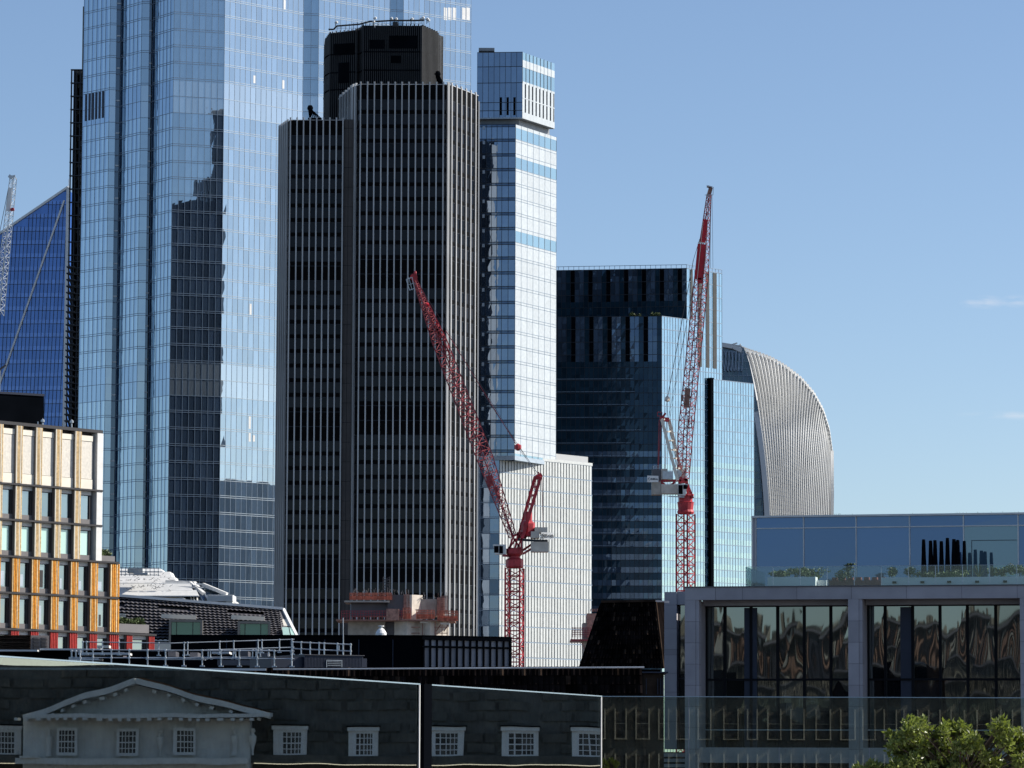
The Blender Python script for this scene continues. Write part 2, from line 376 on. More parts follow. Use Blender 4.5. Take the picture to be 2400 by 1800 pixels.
A1 = glass_tower()

# ================================================================ stepped lift core tower behind
def core_tower():
    Y = 1000.0
    T = thing('core_tower', 'narrow stepped dark lift tower with exposed braces left of the tallest glass tower', 'tower', V3(XY(178, 1500, Y)))
    def blk(x0, x1, yt, yy, m='core'):
        F = Fr(XY(x0, 500, yy), XY(x1, 500, yy)); mb = MB()
        mb.fbox(F, 0, F.L, 0, F.z(x0, yt), -14, 0); mb.build('core_wall', M[m], T); return F
    blk(187, 200, 15, Y+4, 'core'); blk(196.5, 202, 16, Y+3.5, 'black')
    F = blk(170, 196, 165, Y)
    f = MB(); 
    for px in (164, 170.5, 175.5, 185, 195):
        s = F.s(px, 500); f.fbox(F, s-.12, s+.12, 0, F.z(170, 166), .1, 1.6)
    y = 166
    while y < 1040:
        z = F.z(170, y); f.fbox(F, F.s(162.5,500), F.s(196,500), z-.12, z+.12, .6, 1.9)
        if y > 600:
            f.beam(F.p(F.s(164,500), z, 1.5), F.p(F.s(176,500), z-5, 1.5), .25)
            f.fbox(F, F.s(160,500), F.s(180,500), z-1.6, z-1.3, .6, 2.4)
        y += 31 if y < 600 else 15
    f.build('steel_brace', M['dmull'], T)
    w = MB()
    for y in range(175, 1040, 31):
        w.fbox(F, F.s(178,500), F.s(182.5,500), F.z(180, y+21), F.z(180, y), 0, .2)
    w.build('window_slot', M['black'], T)
    w = MB()
    for y in range(330, 1040, 26):
        if random.random() < .75: w.fbox(F, F.s(187,500), F.s(188.6,500), F.z(180, y+random.uniform(8,18)), F.z(180, y), 0, .15)
    w.build('light_strip', M['pale'], T)
core_tower()

# ================================================================ blue slanted tower
def scalpel():
    Y = 1060.0
    T = thing('slanted_tower', 'deep blue glass tower with steeply sloping top and white diagonal edge, far left', 'skyscraper', V3(XY(60, 1500, Y)))
    F = Fr(XY(-60, 900, Y), XY(153, 900, Y-2))
    sk = lambda px: 437 + (155-px)*(543-437)/(155-0)*1.0
    def top(s):   # z of slanted roof at s
        px = -60 + (153+60)*s/F.L
        return F.z(px, sk(px))
    s0, s1 = 0, F.L; n = 24; ss = frange(s0, s1, n)
    z = 20.0; zs = [z]; fh = F.z(60, 600) - F.z(60, 631)
    while z < 230: z += fh*.32 if len(zs) % 2 else fh*.68; zs.append(z)
    mb = MB()
    for i in range(n):
        for k in range(len(zs)-1):
            a, b = ss[i], ss[i+1]; za, zb = zs[k], zs[k+1]; ta, tb = top(a), top(b)
            if za >= min(ta, tb): continue
            q = [F.p(a,za,jit(.006)), F.p(b,za,jit(.006)), F.p(b,min(zb,tb),jit(.006)), F.p(a,min(zb,ta),jit(.006))]
            mb.face(q, 1 if k % 2 else 0)
    # lean of the mullions is a real skew of the glazing: joints run up and to the right
    gz = mb.build('curtain_wall', [M['bblue'], M['bblued']], T)
    f = MB()
    for i in range(-14, n+1):
        s = ss[0] + i*F.L/n
        a = F.p(s, 20, .05); b = F.p(s + 9, 230, .05)
        # clip against sloping top and the side edges
        pts = [a.lerp(b, t/60) for t in range(61)]
        ok = [p for p in pts if 0 <= (Vector((p.x,p.y))-F.A).dot(F.t) <= F.L and p.z < top((Vector((p.x,p.y))-F.A).dot(F.t))]
        if len(ok) > 1: f.beam(ok[0], ok[-1], .14, .1)
    for z in zs[::2]:
        # end where the roof cuts
        a = 0
        while a < F.L and top(a) < z: a += .5
        if a < F.L: f.beam(F.p(a, z, .05), F.p(F.L, z, .05), .1, .12)
    f.build('mullion_grid', M['dmull'], gz)
    e = MB()
    e.beam(F.p(0, top(0), .1), F.p(F.L, top(F.L), .1), .9, .6)
    e.beam(F.p(F.s(151,470), F.z(151,470), .25), F.p(F.s(0, 900), F.z(0, 900), .25), .75, .4)
    e.beam(F.p(F.L, top(F.L), .1), F.p(F.L-.3, 60, .1), .9, .5)
    e.beam(F.p(F.L+.1, top(F.L)+2.2, 0), F.p(F.L+.1, top(F.L), 0), .12)
    e.build('edge_beam', M['white'], T)
    k = MB(); 
    pa, pb = F.p(0,0,-.5), F.p(F.L,0,-.5)
    k.hexa([pa, pb, pb+Vector((0,20,0)), pa+Vector((0,20,0)),
            F.p(0,top(0)-.4,-.5), F.p(F.L,top(F.L)-.4,-.5), F.p(F.L,top(F.L)-.4,-.5)+Vector((0,20,0)), F.p(0,top(0)-.4,-.5)+Vector((0,20,0))])
    k.build('tower_core', M['bblued'], T)
scalpel()

# ================================================================ dark ribbed tower with pale fins
def t42():
    Y = 760.0
    T = thing('ribbed_tower', 'dark tower with long pale vertical fins and black drum on top, centre of the skyline', 'skyscraper', V3(XY(880, 1500, Y)))
    g0 = XY(844, 400, Y); g1 = walk(g0, 1042, 400, 0)
    ch = walk(g0, 826, 400, 180-62+0); # left chamfer goes back
    ret = walk(ch, 792, 400, 180-76)
    rc = walk(g1, 1056, 400, 32); fk = walk(rc, 1120, 400, 66)
    zt = P(844, 198, Y).z; fh = P(844,400,Y).z - P(844,434,Y).z
    bands = []
    def floors(ztop):
        z = ztop - 2.2; L = []
        while z > 34: L.append(z); z -= fh
        return L
    def dark(z):
        py = 1800 - (z-HC)*FPX/Y
        return 600 < py < 655 or 950 < py < 1008 or 1318 < py < 1360
    def wing(F, ztop, fins, finw=.26, mod=1.36, find=.38, glz='t42glass', shared=None):
        n = max(1, round(F.L/mod)); mb = MB(); fl = floors(ztop)
        for i in range(n):
            a, b = F.L*i/n, F.L*(i+1)/n
            for z in fl:
                if dark(z-1.5): mb.face([F.p(a,z-fh,0),F.p(b,z-fh,0),F.p(b,z,0),F.p(a,z,0)], 1)
                else:
                    mb.face([F.p(a,z-fh,0),F.p(b,z-fh,0),F.p(b,z-fh+1.95,jit(.004)),F.p(a,z-fh+1.95,jit(.004))], 0)
                    mb.face([F.p(a,z-fh+1.95,0),F.p(b,z-fh+1.95,0),F.p(b,z,0),F.p(a,z,0)], 1)
        mb.fbox(F, 0, F.L, fl[0], ztop, -.4, 0.02, 1)
        w = mb.build('facade', [M[glz], M['t42dark']], T)
        tr = MB(); tr.fbox(F, 0, F.L, ztop, ztop+.12, -.3, .1, 0)
        for z in fl: tr.fbox(F, 0, F.L, z-.95, z-.85, -.05, .03, 1)
        tr.build('parapet_trim', [M['t42fin'], M['dmull']], w)
        # one fin, then copies along the wall
        s = fins[0]; fb = MB()
        fb.fbox(F, s-finw/2, s+finw/2, 34, ztop+.3, 0, find)
        fb.fbox(F, s-finw/2-.03, s+finw/2+.03, ztop+.3, ztop+.55, -.1, find*.8)
        fo = fb.build('fin', M['t42fin'], T)
        for q in fins[1:]:
            o = fo.copy(); d = F.t*(q-s); o.location = (d.x, d.y, 0); S.collection.objects.link(o); o.parent = T
        return w
    F = Fr(g0, g1); wing(F, zt, [F.s(844+i*16.2, 400) for i in range(13)])
    F = Fr(ch, g0); wing(F, zt, [.35, F.L*.45], .42, 1.4)
    F = Fr(ret, ch); wing(F, zt, [F.s(798+i*6.3, 400) for i in range(5)], .3, 1.5)
    F = Fr(g1, rc); wing(F, zt, [F.L*.5], .5)
    F = Fr(rc, fk); wing(F, zt, [F.s(1057+i*11.2, 400) for i in range(6)], .34, 1.4, .25)
    pr = MB(); q = walk(fk, 1123, 400, 20); pr.fbox(Fr(fk, q), 0, (q-fk).length, 0, P(1100,212,Y).z, -3, .2); pr.build('end_pier', M['t42fin'], T)
    # main body
    k = MB(); k.prism([p+Vector((0,.6)) for p in (ret, ch, g0, g1, rc, fk)] + [Vector((fk.x-4, fk.y+8)), Vector((ret.x, fk.y+8))], 0, zt-.8)
    k.build('tower_core', M['black'], T)
    # left wing
    Y2 = 762.0; zl = P(700, 282, Y2).z
    h0 = XY(680, 400, Y2); h1 = walk(h0, 806, 400, 0); hc = walk(h0, 655, 400, 180-74)
    F = Fr(h0, h1); wing(F, zl, [F.s(680+i*15.4, 400) for i in range(9)])
    F = Fr(hc, h0); wing(F, zl, [F.s(656+i*4.6, 400) for i in range(5)], .3, 1.5)
    k = MB(); k.prism([p+Vector((0,.6)) for p in (hc, h0, h1)] + [Vector((h1.x, hc.y+15)), Vector((hc.x, hc.y+15))], 0, zl-.8); k.build('wing_core', M['black'], T)
    F = Fr(XY(805.5, 400, Y2+.4), XY(827, 400, Y2+.4)); c = MB()
    c.fbox(F, 0, F.L, 0, P(815,279,Y2).z, -8, 0)
    st = c.build('stair_shaft', M['t42conc'], T)
    c = MB(); 
    for i in range(26): z = P(815, 300+i*46, Y2).z; c.fbox(F, 0, F.L, z-.03, z+.03, -.01, .012)
    for u in (F.L*.5, ): c.fbox(F, u-.03, u+.03, 34, P(815,282,Y2).z, -.01, .010)
    c.build('panel_joint', M['t42dark'], st)
    # black drum on the roof
    Yd = 776.0
    p = [XY(762, 150, Yd+14), XY(764.5, 150, Yd+7), XY(775, 150, Yd+3.5), XY(834, 150, Yd+2), XY(838, 150, Yd+3.6), XY(849, 150, Yd+1.4), XY(852, 150, Yd), XY(985, 150, Yd)]
    q = walk(p[-1], 1023, 150, 58); p += [q]
    ztd = P(900, 60, Yd).z; z00 = P(900, 300, Yd).z
    zz = [P(763,86,Yd).z, P(766,78,Yd).z, P(778,70,Yd).z, P(834,66,Yd).z, P(838,63,Yd).z, P(849,61,Yd).z, ztd, ztd, P(1020,66,Yd).z]
    mb = MB(); rb = MB(); ln = MB()
    for i in range(len(p)-1):
        F = Fr(p[i], p[i+1])
        mb.face([F.p(0,z00), F.p(F.L,z00), F.p(F.L,zz[i+1]), F.p(0,zz[i])])
        n = max(1, round(F.L/.42)); 
        for j in range(n+1):
            s = F.L*j/n; zt_ = zz[i]+(zz[i+1]-zz[i])*j/n + .25*(j % 2)
            rb.fbox(F, s-.09, s+.09, z00, zt_, 0, .30 if i < len(p)-2 else .5)
        for py in (122, 165, 205): ln.fbox(F, 0, F.L, P(900,py,Yd).z-.12, P(900,py,Yd).z+.12, .25, .36)
    F = Fr(p[6], p[7])
    for x0, x1, y0, y1 in ((866,900,115,94),(913,977,114,84),(917,940,148,131)):
        ln.fbox(F, F.s(x0,150), F.s(x1,150), P(900,y0,Yd).z, P(900,y1,Yd).z, .28, .40)
    F2 = Fr(p[2], p[3])
    for x0, x1, y0, y1 in ((784,831,124,97),(794,820,190,142)):
        ln.fbox(F2, F2.s(x0,150), F2.s(x1,150), P(900,y0,Yd).z, P(900,y1,Yd).z, .28, .40)
    d = mb.build('crown_drum', M['black'], T); rb.build('crown_rib', M['blackrib'], d); ln.build('crown_louvre', M['black'], d)
    st = MB(); F = Fr(XY(1020,150,Yd+9), walk(XY(1020,150,Yd+9), 1035, 150, 62)); st.fbox(F, 0, F.L, z00, P(1028,88,Yd+12).z, -8, 0)
    for j in range(24): st.fbox(F, F.L*j/24, F.L*j/24+.2, z00, P(1028,87,Yd+12).z, 0, .35, 1)
    st.build('crown_step', [M['black'], M['blackrib']], T)
    cr = MB(); cr.prism([v+Vector((0,.3)) for v in p]+[Vector((p[-1].x-2,p[-1].y+6)), Vector((p[0].x, p[-1].y+6))], z00, P(763,88,Yd).z); cr.build('crown_body', M['black'], T)
    # maintenance rail and masts
    r = MB(); pts = [(770,69),(782,69),(789,61),(842,57),(868,50),(885,50),(920,48),(975,48),(995,47)]
    pp = [P(a, b, Yd+.5) for a, b in pts]
    for a, b in zip(pp, pp[1:]): r.tube(a, b, .18, n=6)
    for i in range(22):
        x = 790+i*9.6; yb = 72 if x < 840 else 61; yt = 60-(x-790)*.16 if x < 868 else 49
        r.tube(P(x, yb, Yd+.5), P(x, yt, Yd+.5), .05, n=5)
    for i in range(21):
        x = 790+i*9.6; yb = 66 if x < 850 else 56; r.tube(P(x, yb, Yd+.5), P(x+9.6, yb, Yd+.5), .035, n=5)
    r.build('crown_rail', M['blackrib'], T)
    a = MB()
    for x, y0, y1 in ((787,64,52),(878,54,42),(874,68,50),(877,72,62),(916,50,43),(927,50,44),(964,58,44),(987,55,43),(1000,56,44),(1003,54,47),(990,50,41)):
        a.tube(P(x, y0, Yd), P(x, y1, Yd), .06, n=5); a.tube(P(x-3, y1+2, Yd), P(x+2, y1-1, Yd), .08, n=5); a.lathe(P(x+2, y1, Yd), [(0,-.35),(.25,-.2),(.3,.1),(0,.3)], 6, 1)
    a.box(P(921,0,Yd).x, P(933,0,Yd).x, Yd-.6, Yd+.6, P(0,60,Yd).z, P(0,49,Yd).z)
    a.build('antenna', [M['blackrib'], M['white']], T)
    return T
t42()
def bmu(x0, x1, yb, yt, Y, label):
    "black folded cleaning cradle arm"
    T = thing('cradle_crane', label, 'crane', P((x0+x1)/2, yb, Y), 'folded facade cleaning cranes')
    b = MB()
    for k in range(6):
        t = k/5; b.beam(P(x0+8+(x1-x0-8)*t, yb, Y+t), P(x0+3+t*5, yt+3+6*t, Y+t*.5), .16)
    b.beam(P(x0, yb, Y), P(x1, yb, Y), .5)
    for k in range(5): b.beam(P(x0+4, yb, Y), P(x0+1+k*2.5, yt+8+k, Y), .2)
    b.build('lattice_arm', M['black'], T)
    h = MB(); h.lathe(P(x0+5, yt+5, Y), [(0,-.6),(.5,-.45),(.62,0),(.4,.5),(0,.62)], 10); h.build('winch_head', M['black'], T)
bmu(722, 754, 279, 248, 763.5, 'small black cleaning crane on the left roof step of the ribbed tower')
bmu(1021, 1040, 198, 168, 764, 'small black cleaning crane beside the drum of the ribbed tower')

# ================================================================ white panelled tower with the cantilevered box
def tower99():
    T = thing('panelled_tower', 'tower of bright white panels with an overhanging top box, right of the ribbed tower', 'skyscraper', V3(XY(1208, 1500, 800)))
    c = XY(1208, 400, 800.0); L = walk(c, 1118, 400, 180-3.5); Rr = walk(c, 1304, 400, 62)
    FL, FR_ = Fr(L, c), Fr(c, Rr)
    zt = P(1208, 291, 800).z; zb = P(1208, 1068, 800).z; fh = P(1208,400,800).z-P(1208,434.5,800).z
    n = 7; ss = frange(0, FR_.L, n)
    # right wall
    mb = MB(); f = MB(); z = zt; k = 0; zs = []
    while z > zb+.5: zs.append(z); z -= fh
    zs.append(zb)
    for k in range(len(zs)-1):
        z1, z0 = zs[k], zs[k+1]; py = 291+34.5*k
        band = (k in (0,2,7)) or k == len(zs)-2
        for i in range(n):
            if band: 
                mb.fbox(FR_, ss[i]+.04, ss[i+1]-.04, z1-.75, z1-.06, -.1, .02, 0)
                mb.face([FR_.p(ss[i],z0,0),FR_.p(ss[i+1],z0,0),FR_.p(ss[i+1],z1-.75,0),FR_.p(ss[i],z1-.75,0)], 1)
            else:
                mb.fbox(FR_, ss[i]+.05, ss[i+1]-.05, z1-.5, z1-.06, -.1, .02, 0)
                mb.fbox(FR_, ss[i]+.05, ss[i+1]-.05, z0+.05, z1-.62, -.1, .03, 0)
        f.fbox(FR_, 0, FR_.L, z0-.04, z0+.04, -.1, .05); f.fbox(FR_, 0, FR_.L, z1-.60, z1-.52, -.1, .0)
    for s in ss: f.fbox(FR_, max(0,s-.05), min(FR_.L,s+.05), zb, zt, -.1, .06)
    w = mb.build('panel_wall', [M['p99'], M['g99r']], T); f.build('joint_grid', M['mull'], w)
    # left wall, dark glass
    mb = MB(); f = MB(); w_ = FL.L; sl_ = [0, w_*.12, w_*.24, w_*.38, w_*.52, w_*.65, w_*.82, w_]
    for k in range(len(zs)-1):
        z1, z0 = zs[k], zs[k+1]
        panes(mb, FL, sl_, [z0, z1-.55, z1], lambda i, kk: 1 if (kk == 1) else 0, .008)
        f.fbox(FL, 0, w_, z1-.62, z1-.50, -.1, .05); f.fbox(FL, 0, w_, z1-.06, z1+.06, -.1, .07)
        s = FL.s(1131, 400); f.fbox(FL, s, s+.5, z1-1.1, z1-.4, -.05, .1, 1)
    for s in sl_: f.fbox(FL, max(0,s-.05), min(w_,s+.05), zb, zt, -.1, .06)
    w = mb.build('curtain_wall', [M['g99'], M['dglass2']], T); f.build('mullion_grid', [M['dmull'], M['pale']], w)
    k = MB(); k.prism([p+Vector((0,.4)) for p in (L, c, Rr)]+[Rr+Vector((-5,1)), L+Vector((0,9))], zb, zt-.1); k.build('tower_core', M['shade99'], T)
    b = MB(); b.fbox(FR_, 0, FR_.L, zb-.9, zb, -3, .1); b.fbox(FL, 0, FL.L, zb-.9, zb, -3, .05); b.build('soffit_edge', M['pale'], T)
    # neck
    c2 = XY(1216, 280, 802.5); n1 = walk(c2, 1118, 280, 180-3.5); n2 = walk(c2, 1288, 280, 62)
    zn = P(1224, 277, 801).z
    k = MB(); k.prism([n1, c2, n2, n2+Vector((-5,1)), n1+Vector((0,9))], zt-.1, zn+.3); k.build('neck', M['shade99'], T)
    # top box
    c3 = XY(1224, 250, 801.0); b1 = walk(c3, 1118, 250, 180-5); b2 = walk(c3, 1299.5, 250, 62)
    Fa, Fb = Fr(b1, c3), Fr(c3, b2); ztop = P(1224, 122, 801).z
    mb = MB(); zz = [Fb.z(1224, y) for y in (277, 262, 195, 190, 157, 140, 122)]
    m = MB()
    nn = 9; sb = frange(0, Fb.L, nn)
    for i in range(nn):
        a, e = sb[i], sb[i+1]
        m.fbox(Fb, a, e, zz[0], zz[1], -.2, .05, 0); m.fbox(Fb, a, a+(e-a)*.62, zz[1], zz[2], -.2, .05, 0)
        m.fbox(Fb, a+(e-a)*.62, e, zz[1], zz[2], -.25, -.12, 2); m.fbox(Fb, a, e, zz[1]+2.9, zz[1]+3.1, -.2, .07, 0)
        m.fbox(Fb, a, e, zz[2], zz[3], -.2, .05, 0); m.face([Fb.p(a,zz[3],0),Fb.p(e,zz[3],0),Fb.p(e,zz[4],0),Fb.p(a,zz[4],0)], 1)
        m.fbox(Fb, a+.06, e-.06, zz[4], zz[5], -.2, .05, 0); 
        m.face([Fb.p(a,zz[5],0),Fb.p(e,zz[5],0),Fb.p(e,zz[6],0),Fb.p(a,zz[6],0)], 1)
        m.fbox(Fb, a-.04, a+.04, zz[2], zz[6], 0, .1, 3)
        m.fbox(Fb, a-.04, a+.04, zz[6]-.1, zz[6], 0, .1, 3)
    w = m.build('top_box_right_wall', [M['p99'], M['g99r'], M['black'], M['mull']], T)
    m = MB(); sa = frange(0, Fa.L, 8)
    zr = [zz[0], Fa.z(1200,259), Fa.z(1200,240), Fa.z(1200,194), Fa.z(1200,156), ztop]
    panes(m, Fa, sa, zr, lambda i, k: 0, .008)
    for px in (1171,1187,1203): m.fbox(Fa, Fa.s(px,270), Fa.s(px+5.5,270), Fa.z(px,270), Fa.z(px,228), 0, .05, 1)
    for z in zr: m.fbox(Fa, 0, Fa.L, z-.06, z+.06, -.1, .06, 2)
    for s in sa: m.fbox(Fa, max(0,s-.04), min(Fa.L,s+.04), zz[0], ztop, -.1, .05, 2)
    m.fbox(Fa, 0, Fa.L, zz[0]-.1, zz[0]+.18, -.2, .12, 3)
    m.build('top_box_left_wall', [M['g99'], M['black'], M['dmull'], M['pale']], T)
    k = MB(); k.prism([p+Vector((0,.4)) for p in (b1, c3, b2)]+[b2+Vector((-5,1)), b1+Vector((0,9))], zz[0]-.05, ztop-1.2); k.build('top_box_core', M['shade99'], T)
    k = MB(); F = Fr(XY(1122, 115, 806), XY(1159, 115, 806)); k.fbox(F, 0, F.L, ztop-1, F.z(1130, 112), -5, 0); k.fbox(F, 0, F.L, F.z(1130,121.5), F.z(1130,119.5), -1, .1, 1); k.build('roof_plant_box', [M['shade99'], M['black']], T)
    # lower block
    d = XY(1170, 1200, 800.7); dl = walk(d, 1112, 1200, 180-2); dr = walk(d, 1387, 1200, 50)
    Fd, Fe = Fr(d, dr), Fr(dl, d); zt2 = P(1170, 1064, 800.7).z
    m = MB(); f = MB(); n = 32; sd = frange(0, Fd.L, n); fh2 = P(1170,1200,800).z-P(1170,1236,800).z
    z = zt2-.6; zl = []
    while z > 36: zl.append(z); z -= fh2
    rs = random.Random(3)
    for k in range(len(zl)-1):
        for i in range(n):
            a, e = sd[i], sd[i+1]; w_ = (e-a)
            t = rs.choice((.32,.34,.36))
            m.fbox(Fd, a, a+w_*(1-t), zl[k+1]+.12, zl[k]-.1, -.1, .16, 0)
            m.face([Fd.p(a+w_*(1-t),zl[k+1],0),Fd.p(e,zl[k+1],0),Fd.p(e,zl[k],0),Fd.p(a+w_*(1-t),zl[k],0)], 2 if (1345 < 1170+217*i/n and k == 2) else 1)
        f.fbox(Fd, 0, Fd.L, zl[k]-.1, zl[k]+.1, -.1, .12)
    m.fbox(Fd, 0, Fd.L, zl[0], zt2, -.3, .2, 0)
    w = m.build('ribbed_wall', [M['p99b'], M['dglass2'], M['g99r']], T); f.build('joint_grid', M['mull'], w)
    m = MB(); f = MB(); se = [0, Fe.L*.25, Fe.L*.62, Fe.L]
    panes(m, Fe, se, zl[::-1], lambda i, k: 0 if (i+k) % 3 else 1, .003)
    for z in zl: f.fbox(Fe, 0, Fe.L, z-.1, z+.1, -.05, .08); f.fbox(Fe, 0, Fe.L, z+.3, z+.38, -.05, .06)
    for s in se: f.fbox(Fe, max(0,s-.06), min(Fe.L,s+.06), 36, zt2, -.05, .08)
    f.fbox(Fe, Fe.s(1113,1200), Fe.s(1124,1200), 36, Fe.z(1120,1072), -.05, .6, 1)
    w = m.build('lower_curtain_wall', [M['g99'], M['dglass2']], T); f.build('mullion_grid', [M['mull'], M['pale']], w)
    k = MB(); k.prism([p+Vector((0,.4)) for p in (dl, d, dr)]+[dr+Vector((-9,9)), dl+Vector((0,25))], 0, zt2-.1); k.build('lower_core', M['shade99'], T)
    k = MB(); F = Fr(d, dr).off(-1.5); k.fbox(F, F.s(1296,1080), F.s(1378,1080), zt2-.2, F.z(1310,1064), -4, 0); k.build('roof_screen', M['wtp'], T)
tower99()

# ================================================================ stepped glass block, front coloured as a dark reflection, side mirroring the sky
def dark_block():
    T = thing('stepped_glass_block', 'office block, glass front coloured as a dark reflection and sky-reflecting right side stepping down, behind the upright red crane', 'office block', V3(XY(1551, 1500, 950)))
    AF, AR = 180-5, 45
    c = XY(1551, 900, 950.0); l = walk(c, 1285, 900, AF); r = walk(c, 1635, 900, AR)
    fh = P(1551,900,950).z-P(1551,930,950).z
    z0 = 34; zt = P(1551, 741, 950).z
    def floors(top):
        z = top; L = []
        while z > z0: L.append(z); z -= fh
        return L[::-1]
    def sky_wall(A, B, top, mod=1.05, aq=1085, name='mirror_wall', bottom=z0):
        F = Fr(A, B); n = max(1, round(F.L/mod)); ss = frange(0, F.L, n); fl = [z for z in floors(top) if z > bottom]
        zl = P(1600, aq, 955).z; mb = MB(); zs = []
        for z in fl: zs += [z, z+fh*.45]
        zs = [z for z in zs if z <= top]
        panes(mb, F, ss, zs, lambda i, k: 1 if (zs[k] < zl and (k % 2 == 0)) else 0, .006)
        w = mb.build(name, [M['lglass'], M['lglass2']], T); f = MB()
        for s in ss: f.fbox(F, max(0,s-.05), min(F.L,s+.05), fl[0], top, -.05, .07)
        for z in fl: f.fbox(F, 0, F.L, z-.07, z+.07, -.05, .08)
        f.build('mullion_grid', M['mull'], w); return F
    def navy(A, B, top, stripes, step=.45, bottom=z0):  # front wall: its dark reflection is painted in the pane colours
        F = Fr(A, B); n = max(1, round(F.L/1.15)); ss = frange(0, F.L, n); fl = [z for z in floors(top) if z > bottom]; zs = []
        for z in fl: zs += [z, z+fh*step]
        zs = [z for z in zs if z <= top]; mb = MB()
        def pick(i, k):
            py = F and 1800-(zs[k]-HC)*FPX/955
            if stripes[0] < py < stripes[1]: return 1 if (i//2) % 2 else (2 if i % 2 else 0)
            if py > 1060: return 1 if (k % 2 == 0) else 0
            return 0
        panes(mb, F, ss, zs, pick, .012)
        w = mb.build('dark_reflection_wall', [M['dglass'], M['dglass2'], M['black']], T); f = MB()
        for i, s in enumerate(ss): f.fbox(F, max(0,s-.04), min(F.L,s+.04), fl[0], top, -.05, .06)
        for i, z in enumerate(fl): f.fbox(F, 0, F.L, z-.06, z+.06, -.05, .07, 0)
        for z in fl:
            if bottom == z0 and 880 < 1800-(z-HC)*FPX/955 < 1300: f.fbox(F, 0, F.L*random.uniform(.7,.85), z+.3, z+.42, -.05, .05, 1)
        f.build('mullion_grid', [M['dmull'], M['mull']], w); return F
    navy(l, c, zt, (750, 852)); sky_wall(c, r, zt)
    # upper volume, set back behind a planted terrace
    q = walk(c, 1607, 650, AR); u = q + Vector((.25, .35))
    ul = walk(u, 1285, 650, 180-9); ur = walk(u, 1692, 650, AR+2)
    zt2 = P(1607, 629, u.y).z
    Fu = navy(ul, u, zt2, (628, 712), bottom=zt-14); Fs = sky_wall(u, ur, zt2, bottom=z0)
    pr = MB()
    for F in (Fu, Fs):
        n = round(F.L/1.3)
        pr.fbox(F, 0, F.L, zt2, zt2+.1, -.1, .1); pr.fbox(F, 0, F.L, zt2+.9, zt2+1.0, -.1, .1)
        for i in range(n+1): pr.fbox(F, max(0,F.L*i/n-.05), min(F.L,F.L*i/n+.05), zt2+.1, zt2+.9, -.05, .05)
    pr.build('roof_rail', M['mull'], T)
    st = MB()
    for a, b in ((1618,1623),(1636.5,1644),(1654.5,1662),(1670.5,1679)):
        st.fbox(Fs, Fs.s(a,700), Fs.s(b,700), Fs.z(1660, 862), Fs.z(1660, 638), -.02, .12)
    st.build('louvre_strip', M['brownstrip'], T)
    k = MB(); k.prism([p+Vector((-.1,.5)) for p in (ul, u, ur)]+[ur+Vector((-10,10)), ul+Vector((0,25))], zt-2, zt2-.1); k.build('upper_core', M['black'], T)
    # right fin block
    v = walk(c, 1662, 900, AR) + Vector((.35, -.5)); v1 = walk(v, 1672, 900, AR); v2 = walk(v1, 1767, 900, AR+1)
    zt3 = P(1672, 889, v1.y).z
    sky_wall(v1, v2, zt3); F = Fr(v, v1); k = MB(); k.fbox(F, 0, F.L, 0, P(1664,885,v.y).z, -6, .1); k.build('dark_recess', M['black'], T)
    k = MB(); k.prism([p+Vector((-.1,.5)) for p in (v1, v2)]+[v2+Vector((-10,10)), v1+Vector((-10,12))], 0, zt3-.1); k.build('fin_core', M['black'], T)
    k = MB(); k.prism([p+Vector((-.1,.5)) for p in (l, c, r)]+[r+Vector((-10,10)), l+Vector((0,25))], 0, zt-.1); k.build('lower_core', M['black'], T)
    return l, c, zt, u, ul
DB = dark_block()

